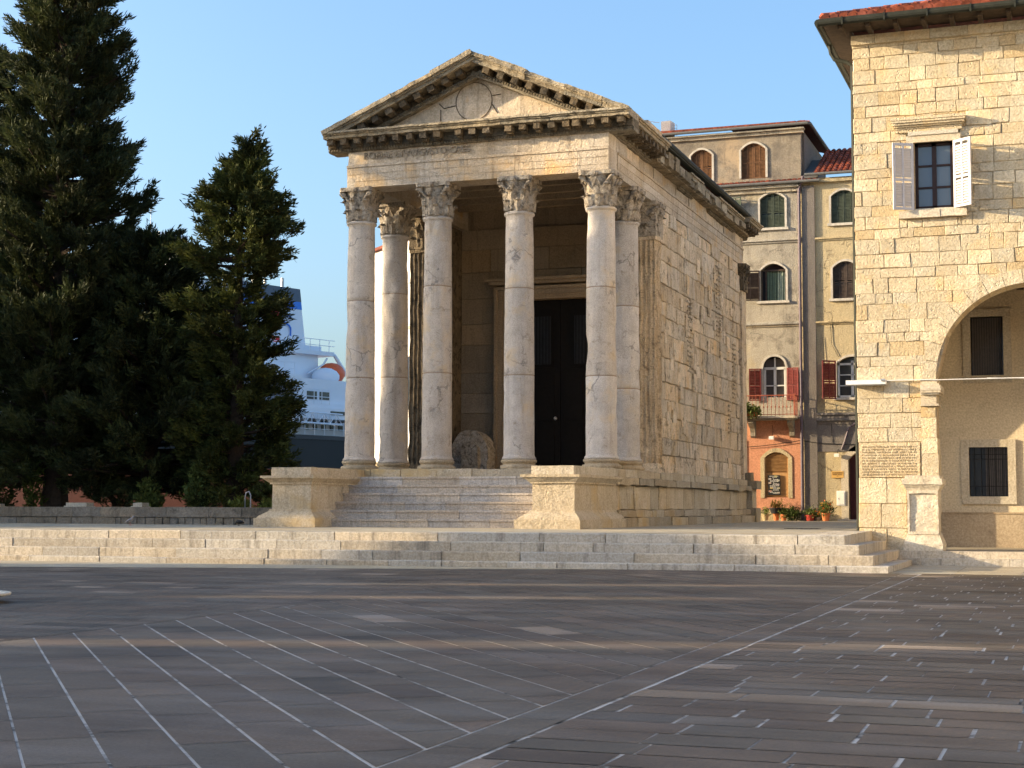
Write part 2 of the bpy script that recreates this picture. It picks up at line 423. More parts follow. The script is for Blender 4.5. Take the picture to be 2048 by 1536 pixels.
def seg_top(x0, x1, zs, rise):
    xc, hw = (x0+x1)/2, (x1-x0)/2
    return lambda u: zs+rise*math.sqrt(max(0, 1-((u-xc)/hw)**2)) if rise >= hw*.9 else zs+rise*(1-((u-xc)/hw)**2)
def louver(mb, o, d, w, z0, z1, topf=None, fr=.05, pitch=.055, mid=True, tint=(1, 1, 1), split=True, th=.035, half=True):
    """louvred shutter leaf from point o=(x,y) along unit dir d, width w"""
    d = Vector((d[0], d[1], 0)); n = Vector((d.y, -d.x, 0)); o = Vector((o[0], o[1], 0)); Z = Vector((0, 0, 1))
    top = (lambda t: z1) if not topf else topf
    def bx(t0, t1, a, b, th_=th, off=0, a2=None, b2=None):
        p = [o+d*t0+Z*a, o+d*t1+Z*(a if a2 is None else a2)]; q = [o+d*t0+Z*b, o+d*t1+Z*(b if b2 is None else b2)]
        mb.hexa([p[0]-n*th_/2+n*off, p[1]-n*th_/2+n*off, p[1]+n*th_/2+n*off, p[0]+n*th_/2+n*off,
                 q[0]-n*th_/2+n*off, q[1]-n*th_/2+n*off, q[1]+n*th_/2+n*off, q[0]+n*th_/2+n*off], tint)
    bx(0, fr, z0, top(0), b2=top(fr)); bx(w-fr, w, z0, top(w-fr), b2=top(w))
    bx(fr, w-fr, z0, z0+fr)
    N = 6 if topf else 1
    for i in range(N):
        a, b = fr+(w-2*fr)*i/N, fr+(w-2*fr)*(i+1)/N
        bx(a, b, top(a)-fr, top(a), a2=top(b)-fr, b2=top(b))
    zm = z0+(z1-z0)*.45 if split else None
    if zm: bx(fr, w-fr, zm-fr/2, zm+fr/2)
    z = z0+fr+pitch*.3
    tmax = max(top(0), top(w), top(w/2))
    while z < tmax-fr-pitch:
        t0, t1 = fr, w-fr
        while t0 < w/2 and top(t0)-fr < z+pitch: t0 += .02
        while t1 > w/2 and top(t1)-fr < z+pitch: t1 -= .02
        if t1-t0 > .05 and not (zm and abs(z+pitch/2-zm) < fr*.9):
            a = o+d*t0+Z*z+n*th*.45; b = -n*th*.9+Z*pitch*.80
            mb.obox(a, d*(t1-t0), b, Z*.008+n*.004, tint)
        z += pitch
    if half: bx(w/2-fr*.35, w/2+fr*.35, z0+fr, min(top(w/2-fr*.3), top(w/2+fr*.3))-fr)
def trimring(mb, x0, x1, z0, zs, rise, y0, y1, w=.12, sill=True, tint=(1, 1, 1)):
    f = seg_top(x0, x1, zs, rise); N = 14 if rise > .01 else 1
    mb.box(x0-w, x0, y0, y1, z0, zs, tint); mb.box(x1, x1+w, y0, y1, z0, zs, tint)
    g = seg_top(x0-w, x1+w, zs, rise+w)
    for i in range(N):
        a, b = i/N, (i+1)/N
        xi0, xi1 = x0+(x1-x0)*a, x0+(x1-x0)*b
        xo0, xo1 = x0-w+(x1-x0+2*w)*a, x0-w+(x1-x0+2*w)*b
        if rise > .01: P = [(xi0, f(xi0)), (xi1, f(xi1)), (xo1, g(xo1)), (xo0, g(xo0))]
        else: P = [(x0-w, zs), (x1+w, zs), (x1+w, zs+w), (x0-w, zs+w)]
        mb.prism(P, 'Y', y0, y1, tint)
    if sill: mb.box(x0-w-.06, x1+w+.06, y0-.05, y1, z0-.1, z0-.002, tint)
def letters(name, text, size, loc, rot, mat, parent, depth=.01, spacing=1.0):
    cu = bpy.data.curves.new(name, 'FONT'); cu.body = text; cu.size = size; cu.extrude = depth; cu.space_character = spacing
    cu.align_x = 'CENTER'; cu.align_y = 'CENTER'
    t = bpy.data.objects.new(name, cu); COL.objects.link(t); t.location = loc; t.rotation_euler = rot
    bpy.context.view_layer.update()
    dg = bpy.context.evaluated_depsgraph_get(); me = bpy.data.meshes.new_from_object(t.evaluated_get(dg))
    me.transform(t.matrix_world); bpy.data.objects.remove(t)
    me.materials.clear(); me.materials.append(mat)
    at = me.color_attributes.new('tint', 'FLOAT_COLOR', 'CORNER'); at.data.foreach_set('color', np.ones(len(me.loops)*4, np.float32))
    o = bpy.data.objects.new(name, me); COL.objects.link(o)
    if parent: o.parent = parent; o.matrix_parent_inverse = world_of(parent).inverted()
    return o

# ================================================================ GROUND
g = MB(); g.add([(-900, -300, -.05), (900, -300, -.05), (900, 900, -.05), (-900, 900, -.05)], [(0, 1, 2, 3)])
tag(g.build('ground', m_ground), kind='structure')

m, n, b = newmat('plaza_basalt')
co = coords(n); f1 = nz(n, co, 38, 6, .8); f2 = nz(n, co, .7, 6, .6); f3 = nz(n, coords(n, .25, 1.2, 1), 1.2, 6, .6)
at = n.nodes.new('ShaderNodeAttribute'); at.attribute_name = 'tint'
c = mixc(n, ramp(n, f2, .35, .65), (.094, .070, .048), (.156, .119, .084))
c = mixc(n, ramp(n, f3, .48, .7, 0, .6), c, (.19, .165, .14))
c = mixc(n, ramp(n, f1, .3, .7), mixc(n, 1, c, (.62, .62, .62), 'MULTIPLY'), mixc(n, 1, c, (1.3, 1.3, 1.3), 'MULTIPLY'))
c = mixc(n, 1, c, at.outputs[0], 'MULTIPLY')
n.links.new(c, b.inputs['Base Color']); b.inputs['Roughness'].default_value = .62
bp = n.nodes.new('ShaderNodeBump'); bp.inputs['Strength'].default_value = .35; bp.inputs['Distance'].default_value = .01
n.links.new(f1, bp.inputs['Height']); n.links.new(bp.outputs[0], b.inputs['Normal'])
m_plaza = m
m, n, b = newmat('white_grout')
co = coords(n)
c = mixc(n, ramp(n, nz(n, co, 1.6, 8, .75), .36, .52), (.06, .055, .045), (.52, .48, .43))
n.links.new(c, b.inputs['Base Color']); b.inputs['Roughness'].default_value = .9
m_grout = m

pv = MB()
GY = 31.62
pv.add([(-48, -4, -.004), (16, -4, -.004), (16, 33, -.004), (-48, 33, -.004)], [(0, 1, 2, 3)], mi=1)
def slab_tint():
    k = rnd.gauss(1, .075); q = rnd.random()
    if q < .022: return (1.9*k, 1.85*k, 1.85*k)
    if q < .10: k *= .72
    wv = rnd.uniform(-.05, .07)
    return (k*(1+wv), k, k*(1-wv*.4))
PALE = ((-2.36, 10.84), (-1.75, 10.42), (-1.14, 10.62), (-.63, 10.62), (-.2, 10.62), (-1.22, 14.93), (-.92, 14.94))
def slab(poly, zt=0.):
    if len(poly) < 3: return
    t_ = slab_tint()
    if min(p[0] for p in poly) > -3:
        for (px, py) in PALE:
            if min(p[0] for p in poly) <= px <= max(p[0] for p in poly) and min(p[1] for p in poly) <= py <= max(p[1] for p in poly):
                k = rnd.uniform(1.7, 2.1); t_ = (k, k*.98, k*.95)
    pv.add([(x, y, zt) for x, y in poly], [tuple(range(len(poly)))], t_)
def rows(x0, x1, y0, y1, h, bl, gx, gy):
    y = y0
    while y < y1:
        hh = h*rnd.uniform(.9, 1.1); x = x0-rnd.uniform(0, bl[0])
        while x < x1:
            L = rnd.uniform(*bl); a, b_ = max(x, x0), min(x+L, x1); x += L
            if b_-a < .06: continue
            q = lambda: rnd.uniform(-.004, .004)
            A = gx/2*rnd.uniform(.3, 1.4); G1 = gy/2*rnd.uniform(.3, 1.5)
            slab([(a+A+q(), y+G1+q()), (b_-A+q(), y+G1+q()), (b_-A+q(), y+hh-G1+q()), (a+A+q(), y+hh-G1+q())])
        y += hh
rows(-2.90, 16, -4, GY, .40, (.5, 1.0), .024, .020)
rows(-48, -9.52, -4, 32, .40, (.5, 1.0), .018, .010)
y = -4
while y < 31.2:
    L = rnd.uniform(.9, 1.5); slab([(-3.24, y+.004), (-2.925, y+.004), (-2.925, y+L-.004), (-3.24, y+L-.004)]); y += L
dv = Vector((.63, -.777)).normalized(); nv = Vector((dv.y, -dv.x))   # strip direction and normal
for k in range(-60, 90):
    s0 = k*.403
    t = -50+rnd.uniform(0, 1); gw = rnd.uniform(.006, .013)
    while t < 50:
        L = rnd.uniform(.8, 1.3)
        P = [(nv*(s0+gw)+dv*(t+.005)), (nv*(s0+.403-gw)+dv*(t+.005)), (nv*(s0+.403-gw)+dv*(t+L-.005)), (nv*(s0+gw)+dv*(t+L-.005))]
        t += L
        cx = sum(p.x for p in P)/4; cy = sum(p.y for p in P)/4
        cx, cy = cx-6, cy+15
        if not (-11 < cx < -2 and -5 < cy < 33): continue
        P = [(p.x-6, p.y+15) for p in P]
        P = clip(P, 1, 0, -3.262)
        P = clip(P, -1, 0, 9.505)
        P = clip(P, 0, 1, 31.6)
        slab(P)
tag(pv.build('plaza_paving', [m_plaza, m_grout]), kind='structure')

# pale paving strips in front of the steps and of the palace
sp = MB()
for (x0, x1, ya, yb) in [(-44, -36, 22.3, 23.6), (-36, -30, 23.6, 25.1), (-30, -25, 25.1, 26.4), (-25, -21, 26.4, 27.6), (-21, -18, 27.6, 28.4), (-18, -15, 28.4, 29.3), (-15, -12, 29.3, 30.2), (-12, -9, 30.2, 31.25)]:
    sp.add([(x0+.01, ya, .004), (x1, yb, .004), (x1, 31.9, .004), (x0+.01, 31.9, .004)], [(0, 1, 2, 3)], T(.95, 1.05))
for i in range(10):
    for j in range(4):
        x0 = -3.58+i*1.25; y0 = 31.63+j*1.18
        sp.add([(x0+.006, y0+.006, .004), (x0+1.244, y0+.006, .004), (x0+1.244, y0+1.174, .004), (x0+.006, y0+1.174, .004)], [(0, 1, 2, 3)], T(.92, 1.05))
tag(sp.build('pale_pavement', st_terr), kind='structure')

# ---------------------------------------------------------------- terrace and its steps
def edgeY(x): return 32.6+(x+4.5)*.0475
te = MB()
tops = [.71, .52, .325, .125, 0.]
for i in range(4):
    z1, z0 = tops[i], tops[i+1]-(.02 if i < 3 else .04)
    off = .32*i; xr = -4.5+.32*i
    x = -46-rnd.random()
    while x < xr:
        L = rnd.uniform(1.0, 2.6); x1 = min(x+L, xr)
        if xr-x1 < .5: x1 = xr
        q = rnd.uniform(-.012, .012); dz = rnd.uniform(-.008, .004)
        yo = edgeY(x)-off+q; y1 = edgeY(x1)-off+q; gp = .009
        tt = T(.80, 1.10)
        D = .95
        bv = .018
        A = [(x+gp, yo), (x1-gp, y1)]
        vs = [(x+gp, yo, z0), (x1-gp, y1, z0), (x1-gp, y1, z1+dz-bv), (x+gp, yo, z1+dz-bv), (x+gp, yo+bv, z1+dz), (x1-gp, y1+bv, z1+dz),
              (x1-gp, y1+D, z1+dz), (x+gp, yo+D, z1+dz), (x+gp, yo+D, z0), (x1-gp, y1+D, z0)]
        te.add(vs, [(0, 1, 2, 3), (3, 2, 5, 4), (4, 5, 6, 7), (0, 3, 4, 7, 8), (1, 9, 6, 5, 2), (8, 7, 6, 9)], tt)
        x = x1
    y = edgeY(xr)-off+.95
    while y < 37.1:
        y1 = min(y+rnd.uniform(.9, 1.7), 37.16)
        if 37.16-y1 < .4: y1 = 37.16
        te.box(xr-.9, xr-rnd.uniform(0, .01), y+.004, y1-.004, z0, z1+rnd.uniform(-.003, .003)+(.045*min(1, max(0, (y-32)/4.5))-.006 if i == 0 else 0), T(.9, 1.08)); y = y1
o = te.build('terrace_steps', st_step); tag(o, kind='structure'); erode(o, .35, .010, 3.0, .006, 14, 3)
tp = MB()
ys = [32.9, 33.6]
y = 33.6
while y < 75: y += rnd.uniform(.6, .9); ys.append(y)
def tz(y): return .70+.045*min(1, max(0, (y-32)/4.5))
for ya, yb in zip(ys[:-1], ys[1:]):
    x = -60
    while x < 4:
        L = rnd.uniform(.9, 2.2); x1 = x+L
        if ya < 37.2:
            x1 = min(x1, -5.35)
            if x >= -5.4: break
        elif ya < 46:
            x1 = min(x1, -4.82)
            if x >= -4.9: break
        e = edgeY(x)-32.6+.02 if ya < 33 else 0
        tp.add([(x+.004, ya+.004+e, tz(ya)-.012*0), (x1-.004, ya+.004+e, tz(ya)), (x1-.004, yb-.004, tz(yb)), (x+.004, yb-.004, tz(yb))], [(0, 1, 2, 3)], T(.88, 1.08))
        x = x1
tp.add([(-60, 32.5, .66), (-5.3, 32.9, .66), (-5.3, 80, .66), (-60, 80, .66)], [(0, 1, 2, 3)], (.6, .55, .5))
tp.add([(-5.3, 46.1, .66), (5, 46.1, .66), (5, 80, .66), (-5.3, 80, .66)], [(0, 1, 2, 3)], (.6, .55, .5))
tp.box(-60, 12, 75, 80, .1, .70)
tag(tp.build('terrace_pavement', st_terr), kind='structure')
dr = MB()
dr.box(-6.95, -6.1, 39.55, 39.95, .745, .756)
for i in range(7): dr.box(-6.9+i*.115, -6.84+i*.115, 39.6, 39.9, .756, .760)
tag(dr.build('drain_grating', m_iron), 'long dark iron drain grating set flush in the sunlit terrace', 'drain cover')

# ================================================================ TEMPLE
TX0, TX1, TY0, TYR = -19.48, -11.73, 40.45, 58.45
ZS = 2.30
temple = thing('temple', 'small Roman temple with four weathered Corinthian columns across its front under a broken pediment', 'temple', (-15.6, 48, .73))
CX = [-19.22, -16.85, -14.42, -12.07]

# podium
po = MB()
po.box(-19.55, -11.75, 39.75, 58.5, .7, 2.0)
courses(po, 'X', -11.50, 39.9, 57.9, 1.20, 1.86, (.66, .66), (.8, 1.9), depth=.3, jit=.03, rag=.015)
courses(po, 'X', -11.22, 40.0, 57.9, .72, .99, (.27, .27), (.9, 2.1), depth=.5, jit=.03, rag=.015, tint=lambda: T(.6, .95))
courses(po, 'X', -11.36, 40.0, 57.9, .99, 1.20, (.21, .21), (.9, 2.1), depth=.4, jit=.04, rag=.02, tint=lambda: T(.65, .95))
courses(po, 'X', -11.36, 39.9, 57.9, 1.86, 2.06, (.2, .2), (.9, 2.1), depth=.4, jit=.05, rag=.02, tint=lambda: T(.6, .9))
courses(po, 'X', -11.52, 39.75, 57.9, 2.06, 2.295, (.235, .235), (.7, 1.6), depth=.4, jit=.02, rag=.012)
courses(po, 'Y', 39.62, -19.45, -11.7, 2.04, 2.29, (.25, .25), (.9, 1.8), depth=.6, jit=.012)
po.box(-19.95, -19.5, 40, 58.5, .7, 2.0); po.box(-19.75, -19.5, 39.7, 58.5, 2.0, 2.29)
# floor
x = -19.5
while x < -11.9:
    x1 = min(x+rnd.uniform(.8, 1.5), -11.9); po.box(x+.003, x1-.003, 40.2, 49, 2.0, 2.293, T()); x = x1
# rear pier of the podium
po.box(-11.75, -11.18, 57.9, 58.75, .7, 1.25, T(.7, .8)); po.box(-11.75, -11.32, 57.95, 58.65, 1.25, 1.95, T(.9, 1.1))
po.box(-11.75, -11.15, 57.9, 58.75, 1.95, 2.25, T(.6, .7)); po.box(-11.75, -11.4, 58, 58.6, 2.25, 2.55, T(.5, .6))
o = po.build('podium', st_podium, temple); erode(o, .3, .045, 1.6, .014, 9, 4)

# pedestals flanking the stair
def pedestal(xa, xb, exl, exr, yb):
    m_ = MB(); y0 = 36.42; c0 = T(.98, 1.05, .01)
    def ring(z0, z1, e0l, e0r, e1l, e1r, f0, f1, t=None):
        m_.hexa([(xa-e0l, y0-f0, z0), (xb+e0r, y0-f0, z0), (xb+e0r, yb, z0), (xa-e0l, yb, z0),
                 (xa-e1l, y0-f1, z1), (xb+e1r, y0-f1, z1), (xb+e1r, yb, z1), (xa-e1l, yb, z1)], t or c0)
    ring(.70, .965, exl, exr, exl, exr, .26, .26)
    ring(.965, 1.02, exl*.86, exr*.86, exl*.74, exr*.74, .22, .19)
    ring(1.02, 1.14, exl*.74, exr*.74, exl*.2, exr*.2, .19, .07)
    ring(1.14, 1.20, exl*.2, exr*.2, exl*.12, exr*.12, .06, .05)
    ring(1.20, 1.84, 0, 0, 0, 0, 0, 0, T(.97, 1.02, .01))
    ring(1.84, 1.88, .05, .05, .05, .05, .05, .05)
    ring(1.88, 1.99, .07, .06, .22, .15, .06, .17, T(.9, .95))
    ring(1.99, 2.055, .25, .17, .26, .18, .19, .20)
    ring(2.055, 2.27, .02, .0, .02, .0, .03, .03, T(1, 1.06))
    o = m_.build('pedestal', st_podium, temple); erode(o, .16, .012, 3, .006, 16, 4); return o
pedestal(-12.5, -11.43, .38, .22, 40.2)
pedestal(-19.58, -18.48, .40, .26, 40.2)

# stair
sr = MB()
nst = 7; rh = (2.29-.735)/nst
for k in range(nst):
    yk = 37.1+.385*k; z1 = .735+rh*(k+1)
    x = -18.5; 
    if k < 6:
        while x < -12.45:
            x1 = min(x+rnd.uniform(.9, 2.0), -12.45)
            if -12.45-x1 < .4: x1 = -12.45
            q = rnd.uniform(-.01, .01); tt = T(.86, 1.08); zt = z1+rnd.uniform(-.005, .003); sr.box(x+.004, x1-.004, yk+q+.018, yk+1.2, z1-rh-.01, zt-.055, tt); sr.box(x+.004, x1-.004, yk+q-.012, yk+1.2, zt-.055, zt, tt); x = x1
sr.box(-18.45, -12.5, 38.2, 39.6, .7, 1.4)
o = sr.build('stair', st_stair, temple); erode(o, .3, .006, 2, .004, 11, 3)

# columns
def capital_mb(cx, cy, z0, z1, r, seed, dmg=.03):
    q = random.Random(seed); m_ = MB(); H = z1-z0
    bell = [(r*.98, z0), (r*.98, z0+.05), (r*1.04, z0+.3*H), (r*1.10, z0+.6*H), (r*1.25, z0+.82*H), (r*1.32, z0+.87*H)]
    m_.lathe(bell, cx, cy, 20)
    # abacus with concave sides
    A = []; hw = r*1.5
    for k in range(4):
        a0 = math.pi/4+k*math.pi/2
        A.append((hw*1.18*math.cos(a0-.09), hw*1.18*math.sin(a0-.09))); A.append((hw*1.18*math.cos(a0+.09), hw*1.18*math.sin(a0+.09)))
        for t in (.3, .5, .7):
            a = a0+t*math.pi/2; rr = hw*(.86 if t == .5 else .92); A.append((rr*math.cos(a), rr*math.sin(a)))
    m_.prism([(cx+x, cy+y) for x, y in A], 'Z', z0+.88*H, z1+.005)
    def leaf(a, zb, h, w_, out, curl):
        N = 7; rows_ = []
        for i in range(N+1):
            t = i/N; z = zb+h*min(1, t*1.12)-(curl*.7*max(0, t-.8)/.2)
            rr = r*1.0+.02+out*(t**2.2)+(curl*max(0, t-.72)/.28)
            ww = w_*(.9+.35*math.sin(math.pi*min(1, t*1.15)))*(1 if t < .85 else .65)
            row = []
            for s_, dr_ in ((-.5, -.02), (-.22, .03), (0, .055), (.22, .03), (.5, -.02)):
                aa = a+s_*ww/r; wob_ = q.uniform(-.008, .008)+(.012 if i % 2 else -.012)*(abs(s_) > .4)
                row.append((cx+(rr+dr_+wob_)*math.cos(aa), cy+(rr+dr_+wob_)*math.sin(aa), z+wob_))
            rows_.append(row)
        vs = [p for rw in rows_ for p in rw]
        m_.add(vs, [(i*5+j, i*5+j+1, i*5+j+6, i*5+j+5) for i in range(N) for j in range(4)], (q.uniform(.85, 1.1),)*3)
        # back of the leaf tip
        m_.blob((cx+(r+out+curl*.8)*math.cos(a), cy+(r+out+curl*.8)*math.sin(a), zb+h-.03), .045, 6)
    for k in range(8):
        if q.random() > dmg: leaf(k*math.pi/4+.2, z0, .36*H, .24, .06, .07)
    for k in range(8):
        if q.random() > dmg: leaf(k*math.pi/4+.2+math.pi/8, z0+.04, .62*H, .22, .09, .09)
    for k in range(4):
        a0 = math.pi/4+k*math.pi/2
        for sg in (-1, 1):
            pts = []
            for i in range(9):
                t = i/8; a = a0+sg*(.42*(1-t)); rr = r*1.05+.26*t**1.5; pts.append((cx+rr*math.cos(a), cy+rr*math.sin(a), z0+H*(.5+.33*t)))
            m_.tube(pts, [.035]*6+[.04, .045, .05], 5)
        if q.random() > dmg:
            R0 = r*1.32+.06; m_.blob((cx+R0*math.cos(a0), cy+R0*math.sin(a0), z0+H*.8), .085, 8, sq=(1, 1, 1.2))
        a1 = k*math.pi/2; m_.blob((cx+r*1.32*math.cos(a1), cy+r*1.32*math.sin(a1), z0+H*.92), .07, 7)
        for sg in (-1, 1):
            pts = [(cx+(r*1.07+.08*t)*math.cos(a1+sg*.3*(1-t)), cy+(r*1.07+.08*t)*math.sin(a1+sg*.3*(1-t)), z0+H*(.55+.27*t)) for t in (0, .3, .6, 1)]
            m_.tube(pts, .025, 5)
    return m_
def column(cx, cy, seed, joints, dmg=0, mat=None):
    q = random.Random(seed)
    rb, rtp = .425, .375; z0, z1 = 2.56, 9.38
    prof = [(rb+.045, z0), (rb+.04, z0+.05), (rb+.005, z0+.09)]
    zs_ = list(np.linspace(z0+.13, z1-.12, 56))
    for j in joints: zs_ += [j-.016, j-.005, j+.005, j+.016]
    zs_.sort()
    for z in zs_:
        t = (z-z0)/(z1-z0); rr = rb-(rb-rtp)*t**1.7
        if any(abs(z-j) < .01 for j in joints): rr -= .014
        prof.append((rr, z))
    prof += [(rtp+.01, z1-.1), (rtp+.05, z1-.08), (rtp+.055, z1-.03), (rtp+.02, z1)]
    def wob(t, z):
        p = Vector((cx+math.cos(t), cy+math.sin(t), z)); d = noise.noise(p*1.3)*.012+noise.noise(p*5)*.005
        m1 = noise.noise(p*1.1+Vector((seed*7, 0, 0)))
        if m1 > .34-dmg: d -= min(.045, (m1-.34+dmg)*.22)+abs(noise.noise(p*9))*.02
        return d
    drum = [T(.9, 1.08, .03) for _ in range(len(joints)+1)]
    def tf(z):
        if any(abs(z-j) < .011 for j in joints): return (.66, .58, .50)
        return drum[sum(z > j for j in joints)]
    m_ = MB(); m_.lathe(prof, cx, cy, 40, wob=wob, tf=tf)
    sh = m_.build('column', mat or st_column, temple, smooth=True)
    b_ = MB()
    b_.lathe([(.50, ZS-.01), (.53, ZS+.02), (.535, ZS+.06), (.52, ZS+.10), (.47, ZS+.115), (.45, ZS+.14), (.46, ZS+.16), (.49, ZS+.18), (.495, ZS+.22), (.48, ZS+.25), (.44, ZS+.262)], cx, cy, 28, (.82, .78, .72),
             wob=lambda t, z: noise.noise(Vector((math.cos(t)*2+cx, math.sin(t)*2, z*4)))*.045)
    b_.build('base', st_podium, sh, smooth=True)
    c_ = capital_mb(cx, cy, z1, 10.33, rtp, seed, .12)
    co_ = c_.build('capital', st_carved, sh, smooth=False); erode(co_, .14, .03, 6, .014, 22, 2)
    return sh
column(CX[0], 40.88, 11, (4.9, 7.1), 0)
column(CX[1], 40.88, 12, (4.98, 7.42), .0)
column(CX[2], 40.88, 13, (4.86, 7.25), .02)
column(CX[3], 40.88, 14, (4.78, 7.18), .13)
column(CX[0], 43.25, 15, (5.1, 7.6), .03)
column(CX[3], 43.25, 16, (4.6, 6.95), .08)

# fluted corner pilasters at the front of the cella walls
def flutes(x0, y0, w_, d_, sx):
    """plan of an anta: front face (-Y) and outer face fluted"""
    pts = []
    def run(p, q, nf, inw):
        p, q = Vector(p), Vector(q); L = (q-p).length; d = (q-p).normalized(); i_ = Vector(inw)
        seg = L/nf; fi = .03
        for k in range(nf):
            a = p+d*(k*seg+fi/2); b = p+d*((k+1)*seg-fi/2); r_ = (b-a).length/2
            for j in range(7):
                t = math.pi*j/6; pts.append(tuple((a+b)/2-d*r_*math.cos(t)+i_*r_*.85*math.sin(t)))
    if sx > 0:
        run((x0, y0), (x0+w_, y0), 5, (0, 1)); run((x0+w_, y0), (x0+w_, y0+d_), 5, (-1, 0)); pts.append((x0+w_-.1, y0+d_)); pts.append((x0, y0+d_))
    else:
        run((x0, y0), (x0+w_, y0), 5, (0, 1)); pts.append((x0+w_, y0+d_)); pts.append((x0+.1, y0+d_)); run((x0, y0+d_), (x0, y0), 5, (1, 0))
    return pts
for (x0, sx, seed) in ((-12.42, 1, 31), (-19.58, -1, 32)):
    pl = MB(); P = flutes(x0, 45.2, .74, .74, sx); zz = list(np.linspace(2.55, 9.2, 30))
    n_ = len(P); vs = [(x, y_, z) for z in zz for x, y_ in P]
    pl.add(vs, [(i*n_+k, i*n_+(k+1) % n_, (i+1)*n_+(k+1) % n_, (i+1)*n_+k) for i in range(len(zz)-1) for k in range(n_)]+[tuple(range(n_))], T(.9, 1))
    pl.box(x0-.08, x0+.82, 45.1, 45.95, 2.28, 2.42); pl.box(x0-.04, x0+.78, 45.15, 45.95, 2.42, 2.56)
    pl.box(x0-.02, x0+.76, 45.17, 45.95, 9.2, 9.32)
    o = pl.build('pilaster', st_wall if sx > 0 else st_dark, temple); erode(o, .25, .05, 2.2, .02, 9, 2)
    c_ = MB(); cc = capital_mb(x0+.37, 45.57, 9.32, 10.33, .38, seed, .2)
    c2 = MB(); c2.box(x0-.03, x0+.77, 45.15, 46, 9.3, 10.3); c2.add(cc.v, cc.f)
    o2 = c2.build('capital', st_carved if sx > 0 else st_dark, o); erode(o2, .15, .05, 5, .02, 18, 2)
# rear pilaster on the right wall
pl = MB(); pl.box(-11.9, -11.62, 57.75, 58.5, 2.3, 9.4); c2 = MB(); c2.box(-11.95, -11.55, 57.7, 58.55, 9.3, 10.3); cc = capital_mb(-11.9, 58.1, 9.35, 10.3, .34, 40, .1); c2.add(cc.v, cc.f)
o = pl.build('pilaster', st_wall, temple); erode(o, .3, .03, 2, .01, 9, 4)
o2 = c2.build('capital', st_dark, o); erode(o2, .15, .04, 5, .02, 18, 2)

# cella walls
cw = MB()
cw.box(-12.25, -11.78, 45.9, 58.4, 2.28, 10.32); cw.box(-19.45, -12.2, 58.0, 58.4, 2.28, 10.32)
courses(cw, 'X', -11.72, 45.75, 57.8, 2.28, 10.32, (.45, .78), (.55, 1.9), gap=.012, depth=.12, jit=.032, rag=.016, bev=.02, tint=lambda: T(.8, 1.12, .05))
for _ in range(46):                    # newer patch stones
    y0 = rnd.uniform(46.2, 57); z0 = rnd.uniform(2.5, 9.6); a, b_ = rnd.uniform(.2, .55), rnd.uniform(.25, .6)
    cw.box(-11.8, -11.69+rnd.uniform(0, .02), y0, y0+a, z0, z0+b_, T(1.0, 1.2, .02))
o = cw.build('side_wall', st_wall, temple); erode(o, .28, .035, 2.4, .016, 9, 4)
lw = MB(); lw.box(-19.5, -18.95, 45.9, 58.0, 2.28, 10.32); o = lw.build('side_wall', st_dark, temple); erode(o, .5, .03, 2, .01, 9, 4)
fwm = MB()
wallstrip(fwm, 'Y', 48.06, 48.5, -18.95, -12.25, 2.28, 10.32, [(-17.3, -13.9, 2.28, lambda u: 7.94)])
courses(fwm, 'Y', 48.0, -18.95, -12.25, 2.29, 10.32, (.5, .95), (1.4, 2.6), gap=.010, depth=.1, jit=.012, bev=.01, excl=[(-17.7, -13.5, 2.2, 8.5)], tint=lambda: T(.85, 1.12, .06))
fwm.box(-18.95, -12.25, 48.1, 48.5, 10.32, 11.4)
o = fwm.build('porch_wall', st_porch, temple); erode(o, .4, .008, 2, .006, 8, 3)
fr = MB()
for k, (e, yy) in enumerate(((.0, 47.86), (.16, 47.82), (.32, 47.76))):
    a, b_ = -17.3-e, -13.9+e; w_ = .16 if k < 2 else .10
    fr.box(a-w_, a, yy, 48.0, 2.295, 7.94+e+w_, T(.95, 1.05)); fr.box(b_, b_+w_, yy, 48.0, 2.295, 7.94+e+w_, T()); fr.box(a, b_, yy, 48.0, 7.94+e, 7.94+e+w_, T())
fr.box(-17.85, -13.35, 47.6, 48, 8.42, 8.52); fr.box(-17.95, -13.25, 47.5, 48, 8.52, 8.6)
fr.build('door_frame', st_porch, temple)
dd = MB()
dd.box(-17.3, -15.61, 48.22, 48.30, 2.3, 7.94); dd.box(-15.59, -13.9, 48.22, 48.30, 2.3, 7.94)
for xa in (-17.2, -16.42, -15.48, -14.72):
    for (za, zb) in ((2.5, 3.9), (4.05, 5.5)):
        dd.box(xa, xa+.62, 48.19, 48.22, za, zb)
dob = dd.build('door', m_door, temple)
gr = MB()
for xa in (-16.55, -15.12):
    gr.box(xa-.06, xa+.70, 48.17, 48.22, 5.75, 7.5, mi=1)
    gr.box(xa, xa+.64, 48.155, 48.17, 5.85, 7.4)
    for i in range(6): gr.box(xa+.05+i*.105, xa+.07+i*.105, 48.13, 48.15, 5.85, 7.4, mi=1)
gr.build('door_grille', [m_black, m_door], dob)
hd = MB(); hd.blob((-15.75, 48.15, 4.1), .06, 8); hd.build('door_knob', m_steel, dob)

# ceiling of the porch
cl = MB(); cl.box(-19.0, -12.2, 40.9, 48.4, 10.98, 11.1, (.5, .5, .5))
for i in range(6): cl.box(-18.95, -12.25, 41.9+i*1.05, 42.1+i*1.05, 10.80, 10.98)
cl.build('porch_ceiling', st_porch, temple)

# entablature: beams, frieze
ar = MB(); front = MB()
